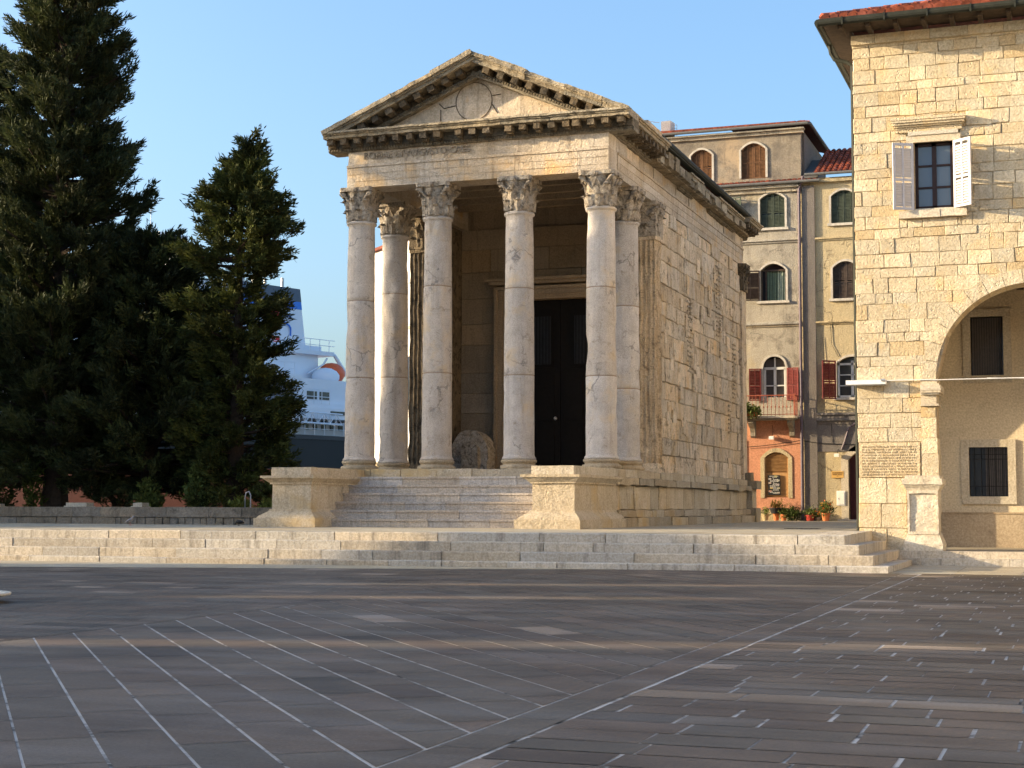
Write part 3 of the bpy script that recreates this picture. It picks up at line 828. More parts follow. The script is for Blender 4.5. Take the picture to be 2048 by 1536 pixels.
# front architrave (three fasciae) + frieze, broken into blocks
zf = [(10.315, 10.50, .0), (10.50, 10.70, -.014), (10.70, 10.90, -.028), (10.90, 10.97, -.06)]
cuts = [-19.49, -16.95, -15.9, -14.4, -12.6, -11.72]
for a, b_ in zip(cuts[:-1], cuts[1:]):
    tt = T(.95, 1.1, .04)
    for z0, z1, e in zf: ar.box(a+.004, b_-.004, TY0+e, 41.25, z0, z1, tt)
tt = T()
for z0, z1, e in zf:        # side beams
    y = 41.26
    while y < 58.4:
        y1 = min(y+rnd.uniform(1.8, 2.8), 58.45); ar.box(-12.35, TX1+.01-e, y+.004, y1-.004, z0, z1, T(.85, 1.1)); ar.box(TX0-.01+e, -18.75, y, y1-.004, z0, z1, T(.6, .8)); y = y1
ar.box(-18.75, -12.35, 41.1, 41.25, 10.97, 11.1)
o = ar.build('architrave', st_temple, temple); erode(o, .22, .018, 1.1, .005, 10, 4)
fz = MB()
cuts = [-19.47, -18.1, -16.9, -15.2, -13.7, -12.5, -11.73]
for a, b_ in zip(cuts[:-1], cuts[1:]): fz.box(a+.004, b_-.004, TY0+.02, 41.2, 10.972, 11.40, T(.95, 1.1, .04))
y = 41.2
while y < 58.4:
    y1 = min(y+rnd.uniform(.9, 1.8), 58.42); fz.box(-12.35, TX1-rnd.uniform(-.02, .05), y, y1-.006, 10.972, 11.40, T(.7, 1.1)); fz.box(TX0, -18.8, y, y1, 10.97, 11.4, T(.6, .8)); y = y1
o = fz.build('frieze', st_temple, temple); erode(o, .2, .05, 2.3, .02, 10, 4)
ins = letters('inscription', 'ROMAE·ET·AVGVSTO·CAES', .27, (-17.35, TY0-.01, 11.20), (R(90), 0, 0), st_carved, temple, .02, 1.0)
erode(ins, .2, .02, 4, 0, 0, 1)

# horizontal cornice
hc = MB(); YF = 39.9; XL, XR = -20.05, -11.02
MODS = []
def seg_cornice(mb, a, b_, horizontal_axis, base, out, ztop, tint_=None, mods=True, mm=None):
    """a..b along the run; base = wall face coord; out = projecting face coord (sign handled)"""
    sg = 1 if out > base else -1
    def bx(u0, u1, d0, d1, z0, z1, t=(1, 1, 1), tgt=None):
        lo, hi = sorted((base+sg*d0, base+sg*d1)); tgt = tgt or mb
        if horizontal_axis == 'X': tgt.box(u0, u1, lo, hi, z0, z1, t)
        else: tgt.box(lo, hi, u0, u1, z0, z1, t)
    P = abs(out-base)
    t1 = T(.8, 1.05)
    bx(a, b_, -.5, P, ztop-.055, ztop, T(1.0, 1.25)); bx(a, b_, -.5, P-.05, ztop-.10, ztop-.055, t1); bx(a, b_, -.5, P-.09, ztop-.19, ztop-.10, t1)
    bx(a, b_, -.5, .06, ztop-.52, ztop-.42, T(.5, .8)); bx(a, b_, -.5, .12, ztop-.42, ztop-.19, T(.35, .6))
    u = a+.1
    while u < b_-.15 and mods:
        mm = MB(); MODS.append(mm)
        bx(u, u+.19, .0, P-.14, ztop-.37, ztop-.188, T(.7, 1.1), mm); bx(u+.02, u+.17, .0, P-.26, ztop-.42, ztop-.37, T(.6, .9), mm); u += .415
    u = a
    while u < b_:
        bx(u, u+.05, .06, .10, ztop-.50, ztop-.43, (.6, .6, .6)); u += .085
md_ = MB()
xs = XL
while xs < XR:
    x1 = min(xs+rnd.uniform(1.4, 2.4), XR)
    if XR-x1 < .6: x1 = XR
    seg_cornice(hc, xs+.003, x1-.003, 'X', TY0, YF+rnd.uniform(-.02, .02), 11.88, mm=md_); xs = x1
# right flank: whole near the front, then broken stretches
seg_cornice(hc, 40.46, 44.6, 'Y', TX1, XR, 11.88, mm=md_)
seg_cornice(hc, 48.2, 50.0, 'Y', TX1, -11.25, 11.80, mm=md_, mods=False)
seg_cornice(hc, 52.4, 56.6, 'Y', TX1, -11.25, 11.80, mm=md_, mods=False)
seg_cornice(hc, 56.8, 59.0, 'Y', TX1, XR, 11.88, mm=md_)
hc.box(-12.4, -11.45, 44.6, 58.4, 11.40, 11.62, T(.7, .8)); hc.box(-12.4, -11.3, 44.6, 52.4, 11.62, 11.72, T(.7, .8))
y = 44.7
while y < 56.5:
    L = rnd.uniform(.3, .9); hc.box(-12, -11.35+rnd.uniform(-.15, .12), y, y+L, 11.42, 11.6+rnd.uniform(0, .25), T(.5, 1.1)); y += L+rnd.uniform(0, .3)
nmod = len(MODS); seg_cornice(hc, 40.46, 58.9, 'Y', TX0, XL, 11.88, mods=False)
o = hc.build('cornice', st_corn, temple); erode(o, .13, .028, 3.2, .010, 15, 5)
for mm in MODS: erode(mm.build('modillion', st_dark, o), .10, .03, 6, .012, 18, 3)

# raking cornices and pediment
rk = MB(); RM = []
apx = (-15.53, 13.81)
for sgn, tip in ((1, (-20.05, 11.88)), (-1, (-11.02, 11.88))):
    t_ = Vector((apx[0]-tip[0], apx[1]-tip[1])); L = t_.length; t_.normalize(); nn_ = Vector((-t_.y, t_.x))*(1 if sgn > 0 else -1)
    if nn_.y > 0: nn_ = -nn_
    O = Vector(tip)
    def seg(mb, s0, s1, d0, d1, y0, y1, tt):
        P = [O+t_*s0+nn_*d0, O+t_*s1+nn_*d0, O+t_*s1+nn_*d1, O+t_*s0+nn_*d1]
        mb.hexa([(P[0].x, y0, P[0].y), (P[1].x, y0, P[1].y), (P[1].x, y1, P[1].y), (P[0].x, y1, P[0].y),
                 (P[3].x, y0, P[3].y), (P[2].x, y0, P[2].y), (P[2].x, y1, P[2].y), (P[3].x, y1, P[3].y)], tt)
    s0 = 0
    while s0 < L-.01:
        s1 = min(s0+rnd.uniform(.7, 1.5), L+.0)
        if L-s1 < .4: s1 = L+.02
        q = rnd.uniform(-.03, .03); dk = T(.75, 1.05)
        seg(rk, s0+.003, s1-.003, -.01+q*.8, .10, YF-.02+q, 41.0, dk); seg(rk, s0+.003, s1-.003, .10, .15, YF+.05+q, 41.0, dk)
        seg(rk, s0+.003, s1-.003, .15, .25, YF+.1+q, 41.0, T(.7, 1)); s0 = s1
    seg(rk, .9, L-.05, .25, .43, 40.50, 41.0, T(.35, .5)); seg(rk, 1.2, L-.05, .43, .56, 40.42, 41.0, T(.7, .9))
    s0 = 1.3
    while s0 < L-.2:
        seg(rk, s0, s0+.05, .45, .52, 40.38, 40.44, (.6, .6, .6)); s0 += .085
    s0 = .55
    while s0 < L-.25:
        dmax = .43
        rm = MB(); RM.append(rm); seg(rm, s0, s0+.2, .25, dmax, YF+.16, 40.6, T(.6, 1)); s0 += .46
o = rk.build('raking_cornice', st_corn, temple); erode(o, .13, .032, 3.0, .012, 15, 4)
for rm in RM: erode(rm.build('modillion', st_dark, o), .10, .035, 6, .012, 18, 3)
ty = MB(); ty.prism([(-19.3, 11.87), (-11.8, 11.87), (-11.8, 12.0), (-15.53, 13.6), (-19.3, 12.0)], 'Y', 40.66, 41.2, T(1.1, 1.15, .02))
tym = ty.build('tympanum', st_temple, temple)
cr = MB(); cxx, czz, rr = -15.7, 12.58, .55
for k in range(40):
    a, b_ = 2*math.pi*k/40, 2*math.pi*(k+1)/40
    cr.prism([(cxx+rr*math.cos(a), czz+rr*math.sin(a)), (cxx+rr*math.cos(b_), czz+rr*math.sin(b_)), (cxx+(rr-.022)*math.cos(b_), czz+(rr-.022)*math.sin(b_)), (cxx+(rr-.022)*math.cos(a), czz+(rr-.022)*math.sin(a))], 'Y', 40.645, 40.67, (.9, .8, .7))
for (pa, pb) in (((-16.25, 12.5), (-16.6, 12.45)), ((-16.6, 12.45), (-16.75, 12.6)), ((-15.15, 12.7), (-14.9, 12.72)), ((-15.15, 12.45), (-15.0, 12.2)), ((-16.7, 12.42), (-16.7, 11.9))):
    cr.beam((pa[0], 40.65, pa[1]), (pb[0], 40.65, pb[1]), .02, tint=(.4, .35, .3))
cr.build('medallion_ring', st_dark, tym)
# roof
rf = MB()
for sx, xe in ((-1, -19.7), (1, -11.35)):
    rf.hexa([(-15.53, 40.9, 13.70), (xe, 40.9, 11.92), (xe, 59.0, 11.92), (-15.53, 59.0, 13.70), (-15.53, 40.9, 13.78), (xe, 40.9, 12.0), (xe, 59.0, 12.0), (-15.53, 59.0, 13.78)])
rf.prism([(-19.6, 11.4), (-11.7, 11.4), (-11.7, 11.9), (-15.53, 13.65), (-19.6, 11.9)], 'Y', 58.0, 58.4)
o = rf.build('roof', m_rooft, temple)
gt = MB(); gt.tube([(-11.22, 44.2, 12.0), (-11.22, 50, 11.98), (-11.22, 58.6, 11.95)], .09, 8); gt.box(-11.4, -11.2, 44.0, 58.7, 11.88, 11.95)
gt.build('gutter', m_gut, temple)
bl = MB(); bl.box(-11.75, -11.2, 42.6, 44.3, 11.9, 12.15, T()); o = bl.build('loose_cornice_block', st_temple, temple); erode(o, .2, .03, 3, .01, 10, 3)
# raised relief frames on the side wall (traces of medieval house beams and carved letters)
for (y0, z0, dy, dz) in ((53.6, 7.2, .9, 2.6), (49.3, 5.6, .7, 2.4), (56.3, 5.2, .6, 2.2), (55.5, 3.9, .5, 1.3)):
    rl = MB()
    for i in range(int(dz/.16)):
        z = z0+i*.16
        for s_ in range(2):
            rl.obox((-11.70, y0+rnd.uniform(0, .05)+s_*dy*.5, z), (.03, 0, 0), (0, dy*.42, rnd.uniform(-.03, .05)), (0, 0, .05), T(.6, .95))
    o = rl.build('wall_relief', st_wall, temple); erode(o, .2, .03, 5, .02, 14, 2)

# carved fragment standing in the porch
fgm = MB()
P = []
for k in range(17):
    a = math.pi*k/16; P.append((-18.22-.62*math.cos(math.pi-a), 2.95+.75*math.sin(a)))
P = [(-18.84, 2.295)]+P[::-1]+[(-17.6, 2.295)] if P[0][0] > P[-1][0] else [(-17.6, 2.295)]+P[::-1]+[(-18.84, 2.295)]
P = [(-18.84, 2.295), (-18.86, 2.9)]+[(-18.22-.62*math.cos(math.pi*k/12), 2.98+.72*math.sin(math.pi*k/12)) for k in range(1, 12)]+[(-17.6, 2.85), (-17.62, 2.295)]
fgm.prism(P, 'Y', 46.9, 47.6, T(1.1, 1.2))
P2 = [(-18.5, 2.295), (-18.4, 2.8)]+[(-18.15-.3*math.cos(math.pi*k/8), 2.98+.36*math.sin(math.pi*k/8)) for k in range(0, 9)]+[(-17.85, 2.295)]
fgm.prism(P2, 'Y', 46.72, 46.95, T(1.0, 1.1))
o = fgm.build('carved_stone_fragment', st_carved)
tag(o, 'arched carved stone fragment standing against the temple porch wall, left of the dark door', 'stone fragment')
erode(o, .12, .06, 3, .02, 10, 4)

# ================================================================ PALACE (right)
palace = thing('palace', 'sunlit honey-coloured limestone palace with a white-shuttered window above a round arch', 'palace', (2, 45, .3))
PY = 37.17; PX = -4.80; AC, AR, AZ = -.88, 2.15, 4.20
def archtop(c, r, zs): return lambda u: zs+math.sqrt(max(0, r*r-(u-c)**2))
pw = MB()
wallstrip(pw, 'Y', PY+.03, PY+.75, PX+.02, 7.5, .0, 12.35, [(AC-AR, AC+AR, -1, archtop(AC, AR, AZ)), (AC+AR+.8, AC+3*AR+.8, -1, archtop(AC+2*AR+.8, AR, AZ)), (-3.42, -2.56, 8.14, lambda u: 9.70)])
o_ = pw.build('wall', st_mortar, palace)
RING = .31
def low(u):
    best = 0
    for c in (AC, AC+2*AR+.8):
        if abs(u-c) < AR+RING*.72: best = max(best, AZ+math.sqrt((AR+RING*.72)**2-(u-c)**2))
    return best
def ptint():
    q = rnd.random()
    if q < .12: return T(1.12, 1.28, .01)
    if q < .20:
        k = rnd.uniform(.88, 1.0); return (k*1.03, k*.95, k*.82)
    return T(.93, 1.08, .03)
bk = MB()
hts = [.36, .24, .33, .21, .30, .37, .26, .34, .24, .33, .36, .22, .31, .25, .35, .29, .22, .36, .28, .24, .35, .27, .33, .2, .34, .3, .25, .36, .3]
courses(bk, 'Y', PY, PX, 7.5, 4.16, 12.35, (.24, .33), (.28, .80), gap=.007, depth=.12, jit=.010, bev=.010, rag=.015, low=low,
        excl=[(-3.60, -2.40, 7.93, 10.32)], tint=ptint, heights=hts)
courses(bk, 'Y', PY, PX, -3.36, 2.78, 4.16, (.30, .36), (.4, .9), gap=.007, depth=.12, jit=.008, bev=.009, rag=.008, tint=ptint)
courses(bk, 'Y', PY, PX, -3.72, .3, 1.96, (.5, .6), (.6, 1.0), gap=.008, depth=.12, jit=.012, bev=.012, rag=.01, tint=ptint)
# jamb of the arch
z = 1.96
while z < 3.55:
    z1 = min(z+rnd.uniform(.35, .6), 3.58); bk.box(-3.37, -3.06-.0*(z-2)+.06*(3.58-z)/1.6, PY-.01, PY+.76, z+.004, z1-.004, ptint()); z = z1
# left flank (faces -X) with an arched opening
wl = MB()
wallstrip(wl, 'X', PX+.02, PX+.6, PY+.12, 46, 0, 12.35, [(37.95, 40.15, -1, archtop(39.05, 1.1, 3.6))])
courses(wl, 'W', PX, PY+.14, 46, 5.0, 12.35, (.26, .34), (.4, .9), depth=.12, jit=.01, tint=ptint)
courses(wl, 'W', PX, 40.2, 46, .7, 5.0, (.26, .34), (.4, .9), depth=.12, jit=.01, tint=ptint)
wl.build('side_wall', pl_white, palace)  # unseen flank made white to bounce light onto the temple side
o = bk.build('ashlar_facing', st_pal, palace)
# voussoir rings
for c in (AC, AC+2*AR+.8):
    vr = MB(); N = 17
    for i in range(N):
        a, b_ = math.pi*i/N+.003, math.pi*(i+1)/N-.003; tt = T(.98, 1.12, .03); q = rnd.uniform(-.004, .004)
        sub = 3
        for s_ in range(sub):
            aa, bb = a+(b_-a)*s_/sub, a+(b_-a)*(s_+1)/sub
            ro = AR+RING; ri = AR-.005
            vr.prism([(c+ri*math.cos(aa), AZ+ri*math.sin(aa)), (c+ro*math.cos(aa), AZ+ro*math.sin(aa)), (c+ro*math.cos(bb), AZ+ro*math.sin(bb)), (c+ri*math.cos(bb), AZ+ri*math.sin(bb))], 'Y', PY-.016+q, PY+.77, tt)
    vr.build('arch_ring', st_pal, palace)
# imposts
for (xa, xb) in ((-3.37, -3.02), (AC+AR-.02, AC+AR+.82)):
    im = MB()
    im.box(xa, xb+.02, PY-.05, PY+.8, 4.10, 4.20, T()); 
    for k, (z, e) in enumerate(((4.04, .07), (3.99, .10), (3.94, .11), (3.89, .10), (3.85, .06))): im.box(xa, xb+e, PY-.04-e, PY+.75+e, z, z+.062, T(.98, 1.02))
    im.box(xa, xb, PY-.03, PY+.75, 3.64, 3.85, T()); im.box(xa, xb+.05, PY-.07, PY+.8, 3.59, 3.64, T())
    im.build('impost', st_pale, palace)
im = MB(); im.box(AC+AR+.02, AC+AR+.78, PY-.02, PY+.75, .3, 3.6, T())
im.build('pier', st_pale, palace)
# window
wn = MB()
wn.box(-3.60, -3.44, PY-.05, PY+.15, 8.10, 9.86, T(1, 1.05)); wn.box(-2.54, -2.38, PY-.05, PY+.15, 8.10, 9.86, T(1, 1.05)); wn.box(-3.44, -2.54, PY-.05, PY+.15, 9.70, 9.86, T(1, 1.05))
wn.box(-3.55, -2.43, PY-.08, PY+.1, 9.862, 9.95, T()); 
window = wn.build('window', st_pale, palace)
hd = MB()
for k, (z, e) in enumerate(((9.95, .03), (10.02, .05), (10.06, .10), (10.10, .15), (10.15, .19), (10.20, .21))):
    hd.box(-3.82-e*.5, -2.36+e*.5, PY-.04-e, PY+.1, z, z+.068, T(1.0, 1.06, .02))
hd.build('hood_moulding', st_pal, window)
sl_ = MB(); sl_.box(-3.78, -2.86, PY-.13, PY+.2, 7.93, 8.10, T(1.1, 1.2, .01)); sl_.box(-2.85, -2.27, PY-.12, PY+.2, 7.935, 8.095, T(1.1, 1.2, .01)); sl_.box(-3.6, -2.4, PY-.02, PY+.2, 8.095, 8.15, T(1, 1.1))
o = sl_.build('sill', st_pale, window); erode(o, .12, .012, 5, .004, 18, 3)
sa = MB(); x0, x1, z0, z1, ya, yb = -3.42, -2.56, 8.15, 9.70, PY+.14, PY+.20
for (a, b_, c_, d_) in ((x0, x0+.07, z0, z1), (x1-.07, x1, z0, z1), (-3.04, -2.94, z0, z1), (x0, x1, z0, z0+.08), (x0, x1, z1-.07, z1)): sa.box(a, b_, ya, yb, c_, d_)
for z in (8.64, 9.15): sa.box(x0+.07, x1-.07, ya+.01, yb-.01, z, z+.045)
sa.build('sash', m_dframe, window)
p_ = MB(); p_.box(x0, x1, PY+.18, PY+.19, z0, z1); p_.build('pane', m_glassb, window)
p_ = MB()
for s_ in range(2):
    for i in range(10):
        xx = x0+.06+s_*.43+i*.037; p_.box(xx, xx+.03, PY+.215+.012*(i % 2), PY+.235+.012*(i % 2), z0+.05, z1-.05)
for (ax, ay, d, w_) in ((-3.44, PY-.06, (-math.cos(R(28)), -math.sin(R(28))), .50), (-2.54, PY-.06, (math.cos(R(38)), -math.sin(R(38))), .50)):
    sm = MB(); louver(sm, (ax, ay), d, w_, 8.12, 9.68, fr=.06, pitch=.062, th=.035); sm.build('shutter', m_shw, window)
# eaves, gutter, roof
ev = MB(); EY = 36.28; EX = -5.42
ev.box(EX+.05, 8, EY+.05, 37.14, 12.44, 12.50, (1, 1, 1)); ev.box(EX+.05, PX+.0, 37.14, 46, 12.44, 12.50)
x = EX+.4
while x < 8: ev.box(x, x+.10, EY+.1, 37.15, 12.34, 12.44); x += .62
ev.build('eaves_boards', m_wooddark, palace)
cb = MB(); x = PX-.02
while x < 7.5:
    L = rnd.uniform(.5, .9); cb.box(x, x+L-.01, PY-.10, PY+.1, 12.12, 12.34, T(.8, 1)); x += L
cb.build('cornice', st_pal, palace)
gt = MB()
gt.tube([(EX-.04, EY-.02, 12.48), (8.2, EY-.02, 12.50)], .085, 10); gt.box(EX-.03, 8.2, EY-.1, EY+.03, 12.5, 12.55)
gt.tube([(EX-.04, EY-.04, 12.48), (EX-.04, 46, 12.46)], .085, 10)
for i in range(9): gt.box(EX+.5+i*.95, EX+.54+i*.95, EY-.12, EY+.05, 12.38, 12.56)
gt.build('gutter', m_gut, palace)
dp = MB(); dp.tube([(EX-.02, 37.9, 12.42), (EX+.02, 37.9, 12.2), (EX+.1, 37.9, 12.05), (PX-.22, 37.9, 11.95), (PX-.10, 37.9, 11.85), (PX-.10, 37.9, .7)], .05, 8)
dp.build('drainpipe', m_gut, palace)
def tiles(mb, org, ua, va, nu, nv_, pu=.21, pv_=.34, skip=None, hip=0):
    """barrel tiles: ua = unit vector along eave, va = unit vector up the slope"""
    org, ua, va = Vector(org), Vector(ua), Vector(va); nn = ua.cross(va).normalized()
    if nn.z < 0: nn = -nn
    for j in range(nv_):
        for i in range(nu):
            if skip and skip(i, j): continue
            o0 = org+ua*(i*pu+rnd.uniform(-.006, .006))+va*(j*pv_); tt = T(.65, 1.35, .12); K = 5
            vs = []
            for e, rr in ((0, .105), (pv_+.04, .085)):
                for k in range(K+1):
                    a = math.pi*k/K; vs.append(o0+ua*(pu/2-rr*math.cos(a))+va*e+nn*(rr*.95*math.sin(a)+(.03 if e == 0 else .0)))
            fs = [(k, k+1, k+K+2, k+K+1) for k in range(K)]+[tuple(range(K, -1, -1))]
            mb.add(vs, fs, tt)
        # channel sheet
    b0 = org; W_, H_ = nu*pu, nv_*pv_; e0 = H_*.93 if hip < 0 else 0; e1 = H_*.93 if hip > 0 else 0
    if e0+e1 > W_: H_ = H_*W_/(e0+e1); e0, e1 = (W_, 0) if e0 else (0, W_)
    mb.add([b0, b0+ua*W_, b0+ua*(W_-e1)+va*H_, b0+ua*e0+va*H_], [(0, 1, 2, 3)], (.45, .4, .4))
ang = R(19)
tl = MB()
tiles(tl, (EX+.02, EY+.0, 12.55), (1, 0, 0), (0, math.cos(ang), math.sin(ang)), 62, 16, skip=lambda i, j: i*.21 < j*.34*math.cos(ang), hip=-1)
tiles(tl, (EX+.0, EY+.02, 12.55), (0, 1, 0), (math.cos(ang), 0, math.sin(ang)), 46, 14, skip=lambda i, j: i*.21 < j*.34*math.cos(ang)-.1, hip=-1)
for k in range(16):
    c_ = Vector((EX+.05+k*.32, EY+.05+k*.32, 12.62+k*.32*math.tan(ang))); tl.tube([c_, c_+Vector((.36, .36, .36*math.tan(ang)))], [.11, .09], 8, T(.8, 1.4, .1))
tl.build('tiled_roof', m_rooft, palace)
# inside the arcade
iw = MB(); wallstrip(iw, 'Y', 41.0, 41.3, PX+.6, 9, .3, 7.2, [(-2.48, -1.70, 4.57, lambda u: 6.04), (-2.57, -1.65, 1.56, lambda u: 2.78)])
iw.build('loggia_wall', pl_cream, palace)
im = MB()
for (a, b_, c_, d_) in ((-2.48, -1.70, 4.57, 6.04), (-2.57, -1.65, 1.56, 2.78)):
    f = MB(); e = .19
    f.box(a-e, a, 40.94, 41.2, c_-e, d_+e); f.box(b_, b_+e, 40.94, 41.2, c_-e, d_+e); f.box(a, b_, 40.94, 41.2, d_, d_+e); f.box(a, b_, 40.94, 41.2, c_-e, c_)
    fo = f.build('window', st_pale, palace)
    p2 = MB(); p2.box(a, b_, 41.16, 41.18, c_, d_); p2.build('pane', m_glass, fo)
    cu = MB()
    for i in range(12):
        xx = a+.03+i*(b_-a-.06)/12; cu.box(xx, xx+.045, 41.10+.012*(i % 2), 41.13+.012*(i % 2), c_+.02, d_-.02)
    if c_ > 4: cu.build('curtain', m_curtd, fo)
    else:
        cu = MB(); 
        for i in range(12):
            xx = a+(b_-a)*.42+i*(b_-a)*.58/12; cu.box(xx, xx+.03, 41.12+.012*(i % 2), 41.14+.012*(i % 2), c_+.02, d_-.02)
        cu.build('curtain', m_curtd, fo)
        gr = MB()
        for z in (c_+.25, d_-.3, d_-.18): gr.tube([(a, 40.98, z), (b_, 40.98, z)], .008, 5)
        for i in range(5): gr.tube([(a+.12+i*.17, 40.98, c_), (a+.12+i*.17, 40.98, d_)], .008, 5)
        gr.build('window_grille', m_iron, fo)
dad = MB(); dad.box(PX+.6, 9, 40.9, 41.0, .3, 1.13, T()); dad.box(PX+.6, 9, 40.88, 41, 1.13, 1.17, T()); dad.build('dado', pl_dado, palace)
lc = MB(); lc.box(PX+.5, 9, PY+.7, 41, 6.9, 6.98, (.6, .6, .6))
for i in range(16): lc.box(PX+.7+i*.55, PX+.86+i*.55, PY+.7, 41, 6.68, 6.9)
lc.build('beamed_ceiling', m_wooddark, palace)
fl = MB(); fl.box(PX+.1, 9, PY-.42, 41.0, .02, .305, T()); o = fl.build('loggia_floor', st_terr, palace)
# base stones under the pier, altar pedestal
bs = MB(); bs.box(PX-.02, -3.0, PY-.06, PY+.3, .3, .50, T()); bs.box(PX-.02, -2.98, PY-.1, PY+.3, .16, .3, T())
bs.build('plinth', st_pal, palace)
al = MB(); ax0, ax1, af = -3.68, -2.98, PY-.36
def aring(z0, z1, e0, e1, t=(1.15, 1.15, 1.15)):
    al.hexa([(ax0-e0, af-e0, z0), (ax1+e0, af-e0, z0), (ax1+e0, PY+.5, z0), (ax0-e0, PY+.5, z0), (ax0-e1, af-e1, z1), (ax1+e1, af-e1, z1), (ax1+e1, PY+.5, z1), (ax0-e1, PY+.5, z1)], t)
aring(.30, .46, .08, .08); aring(.46, .62, .08, .02); aring(.62, .70, .02, .0); aring(.70, 1.66, -.02, -.02)
aring(1.66, 1.74, .0, .03); aring(1.74, 1.80, .04, .07); aring(1.80, 1.92, .09, .09); aring(1.92, 2.0, .04, .03)
for (a, b_, c_, d_) in ((ax0, ax0+.07, .75, 1.62), (ax1-.07, ax1, .75, 1.62), (ax0, ax1, .68, .75), (ax0, ax1, 1.6, 1.67)): al.box(a+.01, b_-.01, af-.025, af+.05, c_, d_, (1.15, 1.15, 1.15))
o = al.build('pedestal', st_pale, palace); erode(o, .12, .022, 4, .008, 16, 4)
# inscribed tablet (worn rows of carved characters)
tb = MB(); tb.box(-4.78, -3.41, PY-.015, PY+.1, 1.98, 2.77, T(1.02, 1.05)); tbo = tb.build('inscribed_tablet', st_pal, palace)
lt = MB()
for rr in range(11):
    z = 2.69-rr*.064; x = -4.71
    while x < -3.5:
        h = .038; q = rnd.random(); X, Yp = x, PY-.019
        def st(a, b_, c_, d_): lt.beam((X+a, Yp, z-h+b_*h), (X+c_, Yp, z-h+d_*h), .006, .006, (.84, .78, .68))
        if q < .25: st(.012, 0, .012, 1)
        elif q < .45: st(0, 1, .012, 0); st(.012, 0, .024, 1)
        elif q < .6: st(0, 0, .012, 1); st(.012, 1, .024, 0)
        elif q < .75: st(.004, 0, .004, 1); st(.004, 0, .022, 0)
        elif q < .9: st(.004, 0, .004, 1); st(.004, 1, .022, 1); st(.004, .5, .018, .5)
        else: st(.004, 0, .004, 1); st(.024, 0, .024, 1)
        x += rnd.uniform(.030, .042) if rnd.random() < .88 else .06
lt.build('lettering', st_pal, tbo)
# palace front steps
ps = MB()
for (z0, z1, y0) in ((-.02, .155, 36.25), (.02, .31, 36.68)):
    x = -4.6+(0)
    while x < 8:
        L = rnd.uniform(1.0, 2.0); ps.box(x, x+L-.006, y0, 37.0, z0, z1+rnd.uniform(-.003, .003), T(.92, 1.05)); x += L
o = ps.build('palace_steps', st_step); tag(o, kind='structure'); erode(o, .35, .008, 3, .004, 14, 3)
# light fixture and cable
lf = thing('wall_light', 'long flat white light housing fixed across the palace corner at the arch springing', 'light fixture', (-4.5, PY, 4.1))
q = MB(); q.box(-5.02, -4.12, PY-.28, PY-.02, 4.10, 4.20, T(1.05, 1.06)); q.box(-4.98, -4.16, PY-.26, PY-.04, 4.085, 4.10, (.7, .7, .7)); q.build('housing', m_white, lf)
q = MB(); q.tube([(-4.22, PY-.3, 4.19), (-4.13, PY-.3, 4.19)], .03, 8); q.build('lamp_head', m_steel, lf)
q = MB(); q.tube([(-4.12+i*.3, PY-.08, 4.19+.004*math.sin(i)) for i in range(4)]+[(-3.05, PY-.08, 4.18)]+[(-3.0+i*.5, PY-.06, 4.185+.0045*i+.02*((i-7)/7)**2-.02) for i in range(1, 20)], .012, 6)
q.tube([(-1.9, PY-.06, 4.20), (-1.2, PY-.06, 4.175), (-.4, PY-.06, 4.165), (.6, PY-.06, 4.19)], .007, 5)
tag(q.build('cable', m_white), 'thin white cable strung across the palace arch at springing height', 'cable')

# ================================================================ APARTMENTS BEHIND
AY = 62.0
def closed_window(par, x0, x1, z0, z1, rise, mat, kind='closed', trim=trimw, Y=AY, tw=.085, split=True, half=True, sill=True):
    zs = z1-rise
    t = MB(); trimring(t, x0, x1, z0, zs, rise, Y-.05, Y+.05, tw, sill)
    wo = t.build('window', trim, par)
    f = seg_top(x0, x1, zs, rise)
    v = MB(); v.box(x0, x1, Y+.28, Y+.3, z0, z1+.1); v.build('pane', m_glass, wo)
    if kind == 'closed':
        hw = (x1-x0)/2
        for s_ in range(2):
            m_ = MB(); o = x0+s_*hw+.005
            louver(m_, (o, Y+.06+rnd.uniform(0, .02)), (1, 0), hw-.01, z0, zs+rise, topf=lambda t, o=o: f(o+t)-.01, fr=.045, pitch=.055, split=split, half=half); m_.build('shutter', mat, wo)
    return wo, f
# ---- left house
hl = thing('apartment_house', 'four-storey grey plaster house with a salmon ground floor, balcony and brown attic shutters', 'house', (-14, 64, .7))
ops = [(-11.71, -10.73, 12.30, seg_top(-11.71, -10.73, 13.50, .22)), (-13.9, -12.9, 12.30, seg_top(-13.9, -12.9, 13.5, .22)),
       (-11.72, -10.72, 9.36, seg_top(-11.72, -10.72, 10.62, .26)), (-11.72, -10.70, 5.58, seg_top(-11.72, -10.70, 6.72, .51)),
       (-11.65, -10.68, 1.65, seg_top(-11.65, -10.68, 3.2, .22))]
mw = MB(); wallstrip(mw, 'Y', AY, AY+.4, -22, -10.15, 4.70, 13.95, ops[:4]); mw.box(-22, -10.15, AY+.5, AY+8, .7, 13.9); hw_ = mw.build('wall', pl_left, hl)
mw = MB(); wallstrip(mw, 'Y', AY-.02, AY+.4, -12.42, -10.15, 1.15, 4.70, ops[4:]); wallstrip(mw, 'Y', AY-.0, AY+.4, -22, -12.42, .7, 4.7, []); mw.build('shop_wall', pl_salmon, hl)
mw = MB(); mw.box(-22, -10.15, AY-.05, AY+.4, .7, 1.15, T(.9, 1)); o = mw.build('plinth', pl_right, hl); erode(o, .4, .02, 3, 0, 0, 3)
mw = MB(); mw.box(-12.44, -12.36, AY-.06, AY, 1.15, 3.9); mw.build('doorpost', pl_right, hl)
closed_window(hl, -11.71, -10.73, 12.32, 13.70, .22, m_shg)
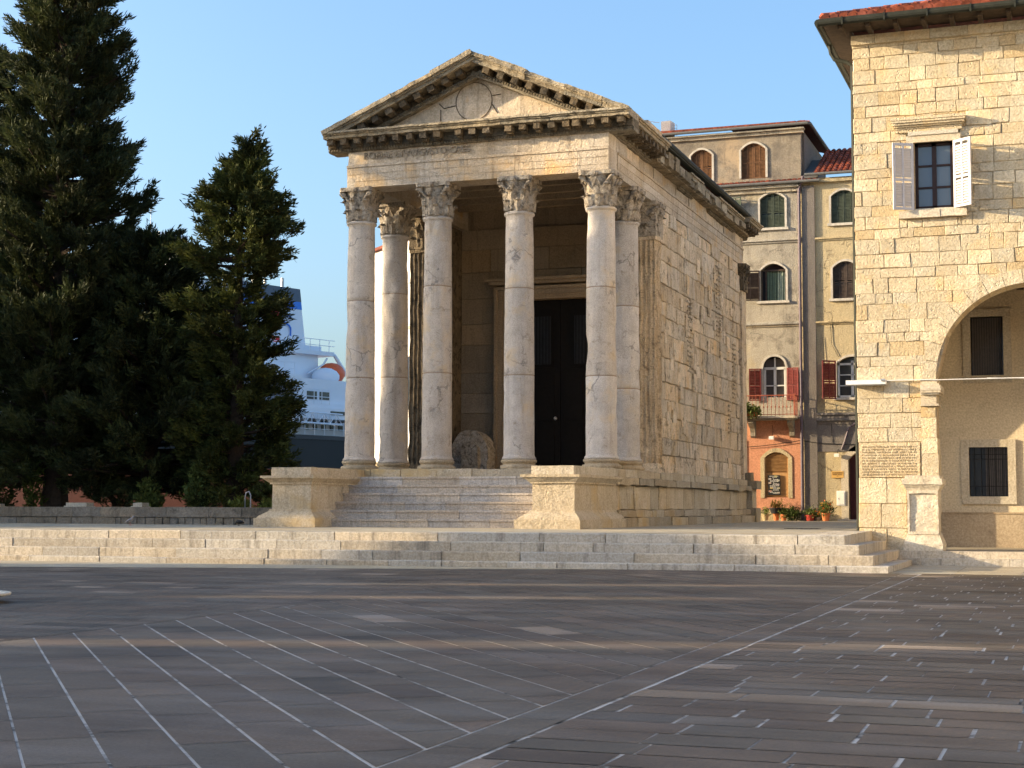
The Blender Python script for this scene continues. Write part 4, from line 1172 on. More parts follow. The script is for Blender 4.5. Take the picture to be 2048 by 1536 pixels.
# window partly hidden by the temple roof, one leaf folded back
wo, f = closed_window(hl, -13.9, -12.9, 12.32, 13.70, .22, m_shg, kind='open')
m_ = MB(); louver(m_, (-12.9, AY-.08), (math.cos(R(20)), -math.sin(R(20))), .5, 12.34, 13.6, fr=.045); m_.build('shutter', m_shg, wo)
wo, f = closed_window(hl, -11.72, -10.72, 9.40, 10.88, .26, m_shd, kind='open')
m_ = MB(); louver(m_, (-11.74, AY-.08), (-math.cos(R(12)), -math.sin(R(12))), .75, 9.42, 10.62, fr=.05, split=True); m_.build('shutter', m_shd, wo)
m_ = MB()
for i in range(11): m_.box(-11.48+i*.07, -11.43+i*.07, AY+.2+.03*(i % 2), AY+.22+.03*(i % 2), 9.42, 10.6, (1, 1, 1) if i < 6 else (2.4, 2.1, 2.4))
m_.build('curtain', m_curtg, wo)
m_ = MB()
for (a, b_, c_, d_) in ((-11.72, -11.66, 9.4, 10.62), (-10.78, -10.72, 9.4, 10.62), (-11.72, -10.72, 10.6, 10.66), (-11.55, -11.5, 9.4, 10.6)): m_.box(a, b_, AY+.12, AY+.17, c_, d_)
m_.build('sash', m_shd, wo)
# balcony door
wo, f = closed_window(hl, -11.66, -10.76, 5.45, 7.19, .45, m_shr, kind='open', sill=False)
m_ = MB()
for (a, b_, c_, d_) in ((-11.66, -11.57, 5.45, 6.72), (-10.85, -10.76, 5.45, 6.72), (-11.26, -11.16, 5.45, 6.72), (-11.66, -10.76, 6.68, 6.78), (-11.57, -10.85, 6.02, 6.07), (-11.57, -10.85, 5.45, 5.55)): m_.box(a, b_, AY+.12, AY+.18, c_, d_)
m_.box(-11.24, -11.18, AY+.12, AY+.17, 6.78, 7.15); m_.build('sash', m_framew, wo)
m_ = MB(); m_.box(-11.6, -10.8, AY+.2, AY+.21, 5.5, 7.1); m_.build('curtain', m_curtd, wo)
for (ax, sx, a_) in ((-11.72, -1, 8), (-10.70, 1, 14)):
    m_ = MB(); louver(m_, (ax, AY-.07), (sx*math.cos(R(a_)), -math.sin(R(a_))), .48, 5.45, 6.72, fr=.05, pitch=.06); m_.build('shutter', m_shr, wo)
# shop window with roller slats
wo, f = closed_window(hl, -11.63, -10.70, 1.62, 3.42, .22, m_shb, kind='none', trim=pl_right, tw=.16, sill=False)
m_ = MB(); z = 2.66
while z < 3.42:
    hwz = .465
    while hwz > .1 and f(-11.165+hwz-.001) < z+.04: hwz -= .03
    m_.obox((-11.165-hwz, AY+.06, z), (2*hwz, 0, 0), (0, -.03, .035), (0, .006, .008)); z += .055
m_.box(-11.62, -10.71, AY+.08, AY+.10, 1.65, 3.4, (.4, .35, .3)); m_.box(-11.6, -10.73, AY+.05, AY+.08, 1.68, 2.62); m_.box(-11.63, -11.58, AY+.03, AY+.08, 1.65, 3.2); m_.box(-10.75, -10.70, AY+.03, AY+.08, 1.65, 3.2)
m_.build('shutter', plain('tan_shutter_paint', (.42, .24, .10), .7, var=.2, streak=.2), wo)
# string courses
def course(par, mat, xa, xb, z, segs, Y=AY):
    c_ = MB()
    for dz, h, e in segs:
        c_.box(xa, xb, Y-e, Y+.1, z+dz, z+dz+h, T(.9, 1.1))
    o = c_.build('string_course', mat, par); erode(o, .35, .015, 3, .005, 12, 3); return o
for z in (11.78, 8.45): course(hl, pl_left, -22, -10.17, z, ((0, .07, .12), (.07, .05, .08), (-.08, .08, .05)))
course(hl, pl_left, -22, -10.15, 13.72, ((0, .16, .10), (.16, .12, .22)))
g_ = MB(); g_.tube([(-22, AY-.32, 14.05), (-9.3, AY-.32, 14.05)], .06, 8); g_.build('gutter', m_gutg, hl)
tl = MB(); tiles(tl, (-22, AY-.28, 14.02), (1, 0, 0), (0, math.cos(R(20)), math.sin(R(20))), 60, 2, pv_=.30); tl.build('tile_strip', m_rooft, hl)
# balcony
bc = MB(); bx0, bx1, by = -12.7, -10.28, AY-.80; bc.box(bx0, bx1, by, AY, 4.72, 4.80, T(1.3, 1.4)); bc.box(bx0+.05, bx1-.05, by+.05, AY, 4.66, 4.72, T(.6, .7))
bal = bc.build('balcony', pl_left, hl)
rl_ = MB(); zt = 5.60
rl_.tube([(bx0, by+.03, zt), (bx1-.03, by+.03, zt), (bx1-.03, AY, zt)], .022, 6); rl_.tube([(bx0, by+.03, 4.86), (bx1-.03, by+.03, 4.86), (bx1-.03, AY, 4.86)], .015, 6)
x = bx0
while x < bx1:
    rl_.tube([(x, by+.03, 4.80), (x, by+.03, zt)], .010, 5); rl_.blob((x, by+.03, 5.15), .028, 6, sq=(1, 1, 1.6)); x += .15
y = by+.15
while y < AY: rl_.tube([(bx1-.03, y, 4.80), (bx1-.03, y, zt)], .010, 5); y += .15
rl_.box(bx1-.055, bx1-.005, by, by+.05, 4.8, 5.65); rl_.build('railing', m_rail, bal)
for xx in (-12.15, -10.62):
    br = MB()
    P = [(AY, 4.66), (AY-.62, 4.66), (AY-.66, 4.55), (AY-.5, 4.42), (AY-.32, 4.36), (AY-.2, 4.2), (AY-.18, 4.05), (AY, 3.98)]
    br.prism(P, 'X', xx, xx+.2, T(.7, .8))
    br.build('bracket', pl_left, bal)
# attic storey
at_ = MB(); AT = AY+.25
wallstrip(at_, 'Y', AT, AT+.3, -20, -10.12, 14.1, 16.25, [(-14.56, -13.7, 14.35, seg_top(-14.56, -13.7, 15.5, .22)), (-12.5, -11.52, 14.40, seg_top(-12.5, -11.52, 15.58, .25))])
at_.box(-20, -10.12, AT+.35, AT+6, 14.1, 16.2)
ao = at_.build('attic', pl_attic, hl)
closed_window(ao.parent, -14.56, -13.7, 14.38, 15.72, .22, m_shb, Y=AT, sill=False)
closed_window(ao.parent, -12.5, -11.52, 14.42, 15.83, .25, m_shb, Y=AT, sill=False)
c_ = MB(); c_.box(-20, -10.0, AT-.12, AT+.1, 16.12, 16.24, T(1.3, 1.4)); c_.box(-20, -9.95, AT-.25, AT+.1, 16.24, 16.30, T(1, 1.1)); c_.build('eaves_moulding', pl_left, ao)
g_ = MB(); g_.tube([(-20, AT-.32, 16.38), (-9.78, AT-.32, 16.42), (-9.70, AT-.2, 16.42), (-9.70, AT+6, 16.35)], .06, 8); g_.build('gutter', m_gutg, ao)
tl = MB(); tiles(tl, (-19.9, AT-.28, 16.42), (1, 0, 0), (0, math.cos(R(14)), math.sin(R(14))), 48, 16, pv_=.34, skip=lambda i, j: (48-i)*.21 < j*.34, hip=1)
tiles(tl, (-9.75, AT-.25, 16.42), (0, 1, 0), (-math.cos(R(14)), 0, math.sin(R(14))), 28, 12, skip=lambda i, j: j*.34 > i*.21, hip=-1)
tl.build('tiled_roof', m_rooft, ao)
cc = MB(); cc.box(-10.12, -10.02, AT+.3, AT+6, 14.1, 16.2, T(.8, .9)); cc.build('attic_side', pl_grey, ao)
# ---- right house
hr = thing('apartment_house', 'cracked ochre plaster house with red tiled roof between the grey house and the palace', 'house', (-6, 64, .7))
ops = [(-8.91, -7.93, 12.35, seg_top(-8.91, -7.93, 13.43, .22)), (-8.88, -7.90, 9.35, seg_top(-8.88, -7.90, 10.60, .24)), (-8.78, -7.6, 5.50, seg_top(-8.78, -7.6, 6.84, .26)), (-8.38, -7.2, .7, seg_top(-8.38, -7.2, 3.1, .35))]
mw = MB(); wallstrip(mw, 'Y', AY, AY+.4, -10.15, -2, .7, 14.2, ops); mw.box(-10.1, -2, AY+.5, AY+8, .7, 14.1); mw.build('wall', pl_right, hr)
closed_window(hr, -8.91, -7.93, 12.35, 13.65, .22, m_shg)
wo, f = closed_window(hr, -8.88, -7.90, 9.38, 10.84, .24, m_shd)
wo, f = closed_window(hr, -8.78, -7.6, 5.52, 7.10, .26, m_shr, kind='open')
m_ = MB()
for (a, b_, c_, d_) in ((-8.76, -8.68, 5.52, 6.95), (-7.7, -7.62, 5.52, 6.95), (-8.24, -8.14, 5.52, 6.95), (-8.76, -7.62, 6.78, 6.86), (-8.76, -7.62, 5.52, 5.6), (-8.7, -7.7, 5.96, 6.0), (-8.7, -7.7, 6.38, 6.42)): m_.box(a, b_, AY+.1, AY+.15, c_, d_)
m_.build('sash', m_framew, wo)
m_ = MB(); louver(m_, (-8.80, AY-.08), (-math.cos(R(35)), -math.sin(R(35))), .58, 5.45, 6.95, fr=.055, pitch=.06); m_.build('shutter', m_shr, wo)
m_ = MB(); m_.box(-8.36, -7.2, AY+.25, AY+.3, .7, 3.45); dr_ = m_.build('door', m_doorred, hr)
m_ = MB()
for (za, zb) in ((.9, 1.7), (1.8, 2.9)): m_.box(-8.25, -7.85, AY+.22, AY+.25, za, zb)
m_.build('door_panel', m_doorred, dr_)
m_ = MB(); trimring(m_, -8.38, -7.2, .7, 3.1, .35, AY-.04, AY+.1, .28, False); m_.build('door_surround', st_pale, hr)
m_ = MB(); m_.box(-8.75, -7, AY-.45, AY, .74, .80, T(1.1, 1.2)); m_.build('doorstep', st_pale, hr)
c_ = MB(); c_.box(-10.05, -9.55, AY-.10, AY+.1, .75, 13.9, T(.95, 1)); c_.build('pilaster', pl_grey, hr)
for z in (11.75, 8.45): course(hr, pl_right, -9.55, -2, z, ((0, .06, .10), (-.06, .06, .05)))
course(hr, pl_grey, -9.55, -2, 4.62, ((0, .22, .14), (.22, .08, .22), (-.15, .15, .06)))
c_ = MB(); c_.box(-9.55, -2, AY-.04, AY+.1, 3.42, 4.47, T()); o = c_.build('grey_band', pl_grey, hr); 
course(hr, pl_right, -10.1, -2, 14.0, ((0, .12, .15),))
g_ = MB(); g_.tube([(-9.9, AY-.3, 14.30), (-2, AY-.3, 14.32)], .06, 8); g_.build('gutter', m_gutg, hr)
tl = MB(); tiles(tl, (-9.55, AY-.25, 14.30), (1, 0, 0), (0, math.cos(R(26)), math.sin(R(26))), 30, 11, pu=.22); tl.build('tiled_roof', m_rooft, hr)
c_ = MB(); c_.box(-9.05, -8.5, AY+2.05, AY+2.6, 15.28, 15.34); c_.build('skylight', m_steel, hr)
fsh = MB(); fsh.hexa([(-10.0, AY-.1, 14.2), (-9.4, AY-.1, 14.2), (-9.4, AY+2.5, 15.4), (-10.0, AY+2.5, 15.4), (-10.0, AY-.1, 14.26), (-9.4, AY-.1, 14.26), (-9.4, AY+2.5, 15.46), (-10.0, AY+2.5, 15.46)]); fsh.build('valley_flashing', m_gutg, hr)
dp = MB(); dp.tube([(-9.95, AY-.3, 14.25), (-10.0, AY-.25, 14.05), (-10.14, AY-.14, 13.8), (-10.14, AY-.14, .75)], .06, 8)
for z in (2, 4, 6.5, 9, 11.5, 13.2): dp.tube([(-10.14, AY-.14, z), (-10.14, AY-.14, z+.08)], .072, 8)
dp.build('drainpipe', m_pipe, hr)
pv2 = MB(); pv2.tube([(-8.1, AY-.06, 4.5), (-8.35, AY-.08, 4.3), (-8.5, AY-.08, 3.8), (-8.62, AY-.08, 3.5)], .04, 6); pv2.build('waste_pipe', m_pipe, hr)

# small things on the walls
mn = thing('menu_board', 'black menu board with pale lines and food pictures hung on the tan shop shutter', 'menu board', (-11.25, AY, 1.7))
q = MB(); q.box(-11.50, -11.02, AY-.02, AY+.03, 1.74, 2.52); q.build('board', m_black, mn)
q = MB(); z = 2.46
while z < 2.48 and False: pass
for i in range(17):
    z = 2.47-i*.042; a = -11.46+(.12 if i % 5 in (1, 2, 3) else 0)+rnd.uniform(0, .05); b_ = -11.06-(.14 if i % 4 == 2 else 0)-rnd.uniform(0, .1)
    x = a
    while x < b_-.02:
        L = rnd.uniform(.02, .07); q.box(x, min(x+L, b_), AY-.028, AY-.02, z, z+.014); x += L+.012
q.build('lettering', m_white, mn)
q = MB()
for (x, z, c_) in ((-11.48, 2.34, (0.50, 0.45, 0.45)), (-11.15, 2.28, (0.45, 0.45, 0.40)), (-11.48, 2.18, (0.50, 0.40, 0.35)), (-11.16, 2.12, (0.45, 0.40, 0.40)), (-11.42, 1.98, (0.50, 0.38, 0.15)), (-11.14, 1.98, (0.45, 0.42, 0.30)), (-11.47, 1.86, (0.50, 0.30, 0.25)), (-11.15, 1.8, (0.45, 0.40, 0.35)), (-11.25, 2.44, (0.45, 0.45, 0.25))):
    q.box(x, x+.11, AY-.034, AY-.02, z, z+.065, c_)
q.build('picture', m_white, mn)
sg = thing('name_plate', 'small ochre name plate with two dark lines of lettering beside the maroon doorway', 'sign', (-8.75, AY, 2.5))
q = MB(); q.box(-9.02, -8.56, AY-.05, AY, 2.40, 2.66); q.build('plate', m_brassy, sg)
q = MB()
for (z, h, a, b_, seg_) in ((2.575, .04, -8.99, -8.60, .035), (2.515, .028, -8.98, -8.81, .02), (2.515, .028, -8.78, -8.62, .02), (2.465, .012, -8.82, -8.76, .02)):
    x = a
    while x < b_-.005: q.box(x, min(b_, x+seg_*.78), AY-.058, AY-.05, z, z+h*rnd.uniform(.8, 1)); x += seg_
q.build('lettering', m_ink, sg)
ub = thing('utility_cabinet', 'white metal utility cabinet set in the wall beside the maroon doorway, under the name plate', 'utility box', (-8.65, AY, 1.4))
q = MB(); q.box(-8.84, -8.50, AY-.07, AY+.02, 1.34, 1.90, T(1, 1.05)); q.build('box', m_white, ub)
q = MB(); q.box(-8.80, -8.54, AY-.085, AY-.07, 1.38, 1.86, (1.05, 1.03, .98)); q.box(-8.77, -8.75, AY-.10, AY-.08, 1.58, 1.62, (.2, .2, .2)); q.build('door', m_white, ub)
for (x, z, lab) in ((-11.32, 3.97, 'small white box light on a wire below the balcony, on the salmon wall'), (-8.80, 3.27, 'small white box light on the ochre wall above the name plate')):
    lm = thing('wall_lamp', lab, 'lamp', (x, AY, z), 'small box lamps on the house fronts')
    q = MB(); q.box(x-.09, x+.09, AY-.25, AY-.08, z-.06, z+.07, T(1.1, 1.1)); q.build('housing', m_white, lm)
    q = MB(); q.tube([(x+.02, AY-.12, z+.07), (x+.04, AY-.03, z+.25), (x+.02, AY-.02, z+.5)], .01, 5); q.build('bracket', m_iron, lm)
def cable(pts, r, label, sag=.0):
    q = MB(); P = []
    for a, b_ in zip(pts[:-1], pts[1:]):
        a, b_ = Vector(a), Vector(b_)
        for i in range(8):
            t = i/8; P.append(a.lerp(b_, t)-Vector((0, 0, sag*4*t*(1-t))))
    P.append(Vector(pts[-1])); q.tube(P, r, 5); tag(q.build('cable', m_black), label, 'cable')
cable([(-12.4, AY-.1, 3.62), (-10.2, AY-.1, 3.86)], .014, 'black cable climbing right across the salmon wall above the shop window', .03)
cable([(-10.1, AY-.12, 3.85), (-8.9, AY-.08, 3.72), (-7.5, AY-.08, 3.72)], .014, 'black cable running level across the ochre wall above the white box light', .03)
cable([(-9.0, AY-.06, 4.5), (-8.98, AY-.06, 3.75)], .01, 'short vertical black wire dropping down the grey band of the ochre house')
cable([(-9.3, AY-.03, 7.9), (-9.2, AY-.03, 6.4), (-9.05, AY-.03, 5.5)], .008, 'thin loose wire hanging left of the open maroon shutter on the ochre house', .0)
cable([(-9.0, AY-.03, 8.4), (-8.95, AY-.03, 7.6), (-8.7, AY-.03, 7.1)], .010, 'wire running down from the ledge to the arched window with the maroon shutter')

# rooftop plant behind the attic
ch = thing('rooftop_block', 'white box-shaped chimney block rising above the attic roof beside the temple cornice', 'chimney', (-16.98, 68, 16))
q = MB(); q.hexa([(-17.22, 67.8, 16.0), (-16.82, 67.9, 16.0), (-16.74, 68.4, 16.0), (-17.1, 68.5, 16.0), (-17.22, 67.8, 18.46), (-16.82, 67.9, 18.5), (-16.74, 68.4, 18.48), (-17.1, 68.5, 18.46)], T(1, 1.02)); q.build('block', pl_white, ch)
cg = MB()
for x in (-16.55,): cg.tube([(x, 68, 17.3), (x, 68, 18.32)], .014, 5)
for z in (17.55, 17.75, 17.95, 18.15, 18.3): cg.tube([(-16.76, 68, z), (-16.55, 68, z)], .010, 5)
cg.build('ladder', m_steel, ch)
cr_ = thing('rooftop_crane', 'yellow rooftop machine with railings between the temple cornice and the white chimney block', 'crane', (-17.6, 68, 16))
q = MB(); q.box(-18.4, -16.6, 67.5, 67.75, 17.55, 17.70, T()); q.box(-18.2, -17.2, 67.5, 68.2, 17.70, 17.86, (.25, .35, .15)); q.box(-18.0, -17.9, 67.5, 67.7, 16, 17.6)
q.build('boom', m_yel, cr_)
q = MB(); q.tube([(-18.6, 67.5, 18.62), (-17.22, 67.5, 18.34)], .014, 5); q.tube([(-18.6, 67.5, 18.2), (-17.25, 67.5, 17.98)], .014, 5); q.tube([(-18.0, 67.5, 17.6), (-18.0, 67.5, 18.5)], .014, 5)
q.build('railing', m_steel, cr_)

# ---------------------------------------------------------------- plants: leaf blades
def blades(centers, dirs, n_per, length, width, spread, tints, seed=1, droop=0., jit=.12, plume=0.):
    """many small tapered leaf blades around spray centres -> numpy verts/faces"""
    r_ = np.random.default_rng(seed)
    C_ = np.repeat(centers, n_per, 0); D = np.repeat(dirs, n_per, 0); Tn = np.repeat(tints, n_per, 0)
    N = len(C_)
    C_ = C_+D*r_.uniform(-.1, plume, (N, 1))+r_.normal(0, jit, (N, 3))
    d = D+r_.normal(0, spread, (N, 3)); d[:, 2] -= droop; d /= np.linalg.norm(d, axis=1)[:, None]+1e-9
    s = np.cross(d, r_.normal(0, 1, (N, 3))); s /= np.linalg.norm(s, axis=1)[:, None]+1e-9
    L = length*r_.uniform(.6, 1.4, N)[:, None]; W = width*r_.uniform(.6, 1.4, N)[:, None]
    v0 = C_-s*W*.25; v1 = C_+s*W*.25; v2 = C_+d*L*.5+s*W*.5; v3 = C_+d*L*.5-s*W*.5; v4 = C_+d*L
    V = np.stack([v0, v1, v2, v4, v3], 1).reshape(-1, 3)
    Tn = Tn*r_.uniform(.75, 1.25, N)[:, None]
    return V, N, Tn
def leafmesh(name, V, N, Tn, mat, parent):
    me = bpy.data.meshes.new(name)
    me.vertices.add(len(V)); me.vertices.foreach_set('co', V.astype(np.float32).ravel())
    me.loops.add(N*5); me.loops.foreach_set('vertex_index', np.arange(N*5, dtype=np.int32))
    me.polygons.add(N); me.polygons.foreach_set('loop_start', np.arange(0, N*5, 5, dtype=np.int32)); me.polygons.foreach_set('loop_total', np.full(N, 5, np.int32))
    me.update(calc_edges=True)
    at = me.color_attributes.new('tint', 'FLOAT_COLOR', 'CORNER')
    c_ = np.ones((N*5, 4), np.float32); c_[:, :3] = np.repeat(Tn, 5, 0); at.data.foreach_set('color', c_.ravel())
    me.materials.append(mat)
    o = bpy.data.objects.new(name, me); COL.objects.link(o)
    if parent: o.parent = parent; o.matrix_parent_inverse = world_of(parent).inverted()
    return o
def conifer(name, label, x, y, z0, H, prof, mat, nb, up_=.5, per=30, seed=1, zb=1.5, trunk_r=.35, lean=(0, 0), bl=(.26, .075), tips=(1, 1), group=None, extra_tops=(), clump=1., fill=1.):
    """prof(t)-> crown radius (m) at t = 0 (crown base) .. 1 (top)"""
    q = random.Random(seed); par = thing(name, label, 'tree', (x, y, z0), group)
    tr = MB(); pts = [Vector((x+lean[0]*t*H, y+lean[1]*t*H, z0-.3+t*H*.97)) for t in np.linspace(0, 1, 12)]
    tr.tube(pts, [trunk_r*(1.35 if i == 0 else 1)*(1-.93*i/11) for i in range(12)], 9, (1, 1, 1))
    C_, D_, T_ = [], [], []
    def axis(t): return Vector((x+lean[0]*t*H, y+lean[1]*t*H, z0+t*H))
    def branch(base, az, L, slope, k):
        dirh = Vector((math.cos(az), math.sin(az), 0)); side = Vector((-dirh.y, dirh.x, 0)); P = []
        for i in range(7):
            s_ = i/6; P.append(base+dirh*L*s_+Vector((0, 0, L*slope*(s_**1.5)))+side*math.sin(s_*3+az)*L*.05)
        if L > .7: tr.tube(P[:6], [max(.012, .055*L**.7*(1-i/6.5)) for i in range(6)], 4)
        br_t = q.uniform(.7, 1.25)
        ns = max(3, int(L*5.0*clump*fill))
        for i in range(ns):
            s_ = q.uniform(.22, 1.02)**.8; j = min(5, int(s_*6)); f_ = s_*6-j
            p = P[j].lerp(P[min(6, j+1)], min(1, f_))
            wd = L*.28*(1-s_*.65)
            off = side*q.uniform(-wd, wd)+Vector((0, 0, q.uniform(-.10, .22)*(1+L*.15)))
            C_.append(p+off); dd_ = dirh*.9+side*(q.uniform(-.5, .5)+off.dot(side)/max(.2, wd)*.4)+Vector((0, 0, up_+slope*.6+q.uniform(-.15, .25)))
            D_.append(dd_.normalized()); k2 = br_t*q.uniform(.8, 1.2); T_.append((k2*q.uniform(.95, 1.1), k2, k2*.9))
    az = q.random()*6
    for k in range(nb):
        t = (k+.5)/nb; t = 1-(1-t)**1.05
        r_ = prof(t); 
        az += 2.399+q.uniform(-.4, .4)
        L = r_*q.choice((.62, .8, .9, 1, 1.04, 1.12))*q.uniform(.9, 1.08)
        base = axis((zb+t*(H-zb))/H)
        branch(base, az, max(.25, L), q.uniform(.05, .5)*up_*1.2-max(0, .16-t)*2.6, k)
    for (ex, ey, ez, eh, er) in extra_tops:
        for k in range(int(eh*16)):
            t = k/(eh*16); az += 2.4; branch(Vector((ex, ey, ez+t*eh)), az, max(.16, er*(1-t)**.8*q.uniform(.6, 1.1)), .5, k)
        tr.tube([(ex, ey, ez-1), (ex, ey, ez+eh*.95)], [.06, .01], 5)
    # leader
    for k in range(14):
        C_.append(axis(1)-Vector((q.uniform(-.1, .1), q.uniform(-.1, .1), k*.09))); D_.append(Vector((q.uniform(-.3, .3), q.uniform(-.3, .3), 1)).normalized()); T_.append((1.1, 1.1, 1))
    V, N, Tn = blades(np.array([tuple(c) for c in C_]), np.array([tuple(c) for c in D_]), per, bl[0], bl[1], .42, np.array(T_), seed, jit=.062, plume=.42)
    tr.build('trunk', m_bark, par)
    leafmesh('crown', V, N, Tn, mat, par)
    return par
def pA(t): return float(np.interp(t, [0, .15, .3, .5, .65, .8, .87, .93, 1], [2.5, 3.0, 3.0, 2.6, 2.15, 1.75, 1.5, .9, .1]))
def pB(t): return float(np.interp(t, [0, .1, .3, .45, .52, .55, .58, .66, .70, .75, .8, .88, .93, 1], [1.8, 2.0, 1.7, 1.5, 1.6, 2.2, .8, .6, 1.9, 1.85, 1.65, 1.5, 1.05, .25]))
conifer('cypress_tree', 'tallest dark cypress with a broad crown leaving the top of the photo at far left', -33.1, 46.0, .7, 21.5, pA, m_leafA, 340, .6, 60, 3, 1.5, .42, (.0, 0), (.22, .045), fill=1.3)
conifer('cypress_tree', 'dark shaded cypress filling the gap between the tallest tree and the smaller cedar', -29.9, 46.8, .7, 9.6, lambda t: (3.3*min(1, t*8+.4))*(1-t)**.4+.1, m_leafA, 200, .5, 58, 5, 1.1, .38, (0, 0), (.19, .048), fill=1.2)
conifer('cypress_tree', 'dark cypress at the very left edge, only its right side in the photo', -37.6, 47.5, .7, 17.0, lambda t: (3.9*min(1, t*6+.4))*(1-t)**.5+.1, m_leafA, 200, .6, 50, 6, 1.8, .4, (0, 0), (.22, .05))
rb_ = random.Random(4)
bump = [rb_.uniform(.66, 1.25) for _ in range(40)]
conifer('cedar_tree', 'smaller cedar with a forked tip and jutting branches just left of the temple', -26.1, 46.0, .7, 11.7,
        lambda t: pB(t)*(.75+.25*bump[int(t*39)]), m_leafB, 150, .30, 60, 8, .9, .34, (.004, 0), (.17, .045),
        extra_tops=((-25.7, 46.0, 11.2, 2.1, .7), (-26.45, 46.1, 10.9, 1.7, .55)), clump=1.7)

def shrub(name, label, x, y, z, h, r, mat, n=60, seed=1, group=None, bl=(.14, .06), cat='shrub', parent=None, tint=(1, 1, 1)):
    q = random.Random(seed); C_, D_, T_ = [], [], []
    for i in range(n):
        a = q.random()*6.283; t = q.random(); rr = r*math.sqrt(q.random())*math.sin(math.pi*min(1, .25+t*.7))
        C_.append((x+rr*math.cos(a), y+rr*math.sin(a), z+h*(.12+.88*t))); D_.append((math.cos(a)*.6, math.sin(a)*.6, .7))
        k = q.uniform(.6, 1.3); T_.append((k*tint[0], k*tint[1], k*tint[2]))
    V, N, Tn = blades(np.array(C_), np.array(D_), 16, bl[0], bl[1], .7, np.array(T_), seed, jit=.07)
    if parent is not None: return leafmesh(name, V, N, Tn, mat, parent)
    par = thing(name, label, cat, (x, y, z), group)
    st = MB()
    for i in range(5):
        a = i*1.3; st.tube([(x, y, z), (x+r*.3*math.cos(a), y+r*.3*math.sin(a), z+h*.6)], [.02, .008], 4)
    st.build('stem', m_bark, par); leafmesh('foliage', V, N, Tn, mat, par); return par
shrub('shrub', 'sunlit yellow-green shrub behind the low wall between the two middle trunks', -28.9, 45.2, .9, 1.15, .55, m_leafC, 110, 3, 'shrubs behind the low wall')
shrub('shrub', 'narrow sunlit shrub climbing beside the cedar trunk', -26.95, 45.0, .9, 1.7, .32, m_leafC, 90, 4, 'shrubs behind the low wall')
shrub('shrub', 'pale low shrub behind the right end of the low wall', -24.9, 44.2, .9, .55, .45, m_leafC, 50, 5, 'shrubs behind the low wall', tint=(1.2, 1.1, .9))
shrub('shrub', 'small pale shrub beside the left temple pedestal', -23.9, 44.2, .9, .5, .3, m_leafC, 36, 6, 'shrubs behind the low wall', tint=(1.2, 1.1, .9))
shrub('shrub', 'dark shrub under the lowest boughs right of the first trunk', -31.0, 46.5, .8, 1.7, .7, m_leafA, 90, 7, 'shrubs behind the low wall', tint=(1.6, 1.5, 1.2))
shrub('shrub', 'shrub with a sunlit side just left of the first tree trunk', -33.4, 45.2, .8, 2.1, .38, m_leafC, 60, 8, 'shrubs behind the low wall', tint=(.6, .65, .5))
shrub('shrub', 'dark drooping shrub at the left edge behind the low wall', -34.9, 45.4, .8, 2.6, .6, m_leafA, 90, 9, 'shrubs behind the low wall', tint=(1.2, 1.3, 1))

# low boundary wall
lwm = MB(); YW = 39.6
lwm.box(-50, -19.9, YW+.04, YW+.42, .6, 1.22)
courses(lwm, 'Y', YW, -50, -26.2, .66, .95, (.29, .29), (.3, .8), gap=.014, depth=.2, jit=.015, rag=.012)
courses(lwm, 'Y', YW, -26.2, -19.9, .66, .95, (.29, .29), (.15, .34), gap=.014, depth=.2, jit=.015, rag=.012)
x = -50
while x < -19.9:
    L = rnd.uniform(.9, 1.7); lwm.box(x+.005, x+L-.005, YW-.03, YW+.48, .955, 1.24+rnd.uniform(-.012, .01), T(.8, 1.15)); x += L
o = lwm.build('low_wall', st_low); tag(o, 'long low grey stone wall along the edge of the terrace in front of the trees', 'wall'); erode(o, .3, .014, 3, .008, 12, 2)
pk = MB(); pk.box(-75, -20.5, 56, 56.4, .6, 2.75, T()); tag(pk.build('pink_wall', pl_pink), 'long pink rendered wall behind the tree trunks', 'wall')
for (xx, w_, h_, lab) in ((-30.6, .85, .17, 'pale stone slab above the low wall right of the first trunk'), (-28.3, .4, .17, 'pale stone slab above the low wall beside the sunlit shrub'), (-33.9, .5, .13, 'pale stone slab above the low wall at the left edge')):
    q = MB(); q.box(xx-w_/2, xx+w_/2, 43.6, 44.1, 1.20, 1.20+h_*.4); q.box(xx-w_/2+.05, xx+w_/2-.02, 43.65, 44.05, 1.20+h_*.4, 1.20+h_); q.box(xx-.12, xx+.12, 43.7, 44, .6, 1.2)
    o = q.build('stone_slab', st_pale); tag(o, lab, 'stone slab', 'pale slabs behind the low wall'); erode(o, .1, .02, 4, 0, 0, 3)
bb = MB(); bb.tube([(-24.05, 43, .7), (-24.05, 43, 1.55), (-24.02, 43, 1.68), (-23.92, 43, 1.72), (-23.86, 43, 1.6), (-23.86, 43, .7)], .02, 6)
tag(bb.build('hoop_rail', m_steel), 'pale metal hoop rail between the low wall and the left temple pedestal', 'railing')

# ---------------------------------------------------------------- white building seen between the left columns
az = R(-46.7); ds = Vector((math.sin(az), math.cos(az), 0))
wb = thing('white_building', 'bright white sunlit building seen between the left temple columns', 'building', (-37.2, 80.6, .7))
O = Vector((-37.2, 80.6, 0)); nin = Vector((-ds.x, ds.y, 0)); nin = Vector((ds.y, -ds.x, 0))
if nin.y < 0: nin = -nin
WL = 6.6
q = MB(); A = O-ds*WL; q.obox((A.x, A.y, .4), ds*(WL+.15), nin*.4, (0, 0, 15.1), T(1, 1.02)); A2 = A+nin*.4; q.obox((A2.x, A2.y, .4), ds*(WL+.15), nin*6, (0, 0, 15.0)); q.build('wall', pl_white, wb)
q = MB(); A = O-ds*(WL+.1)-nin*.25; q.obox((A.x, A.y, 15.5), ds*(WL+.35), nin*7, (0, 0, .15), T()); q.build('roof', m_rooft, wb)
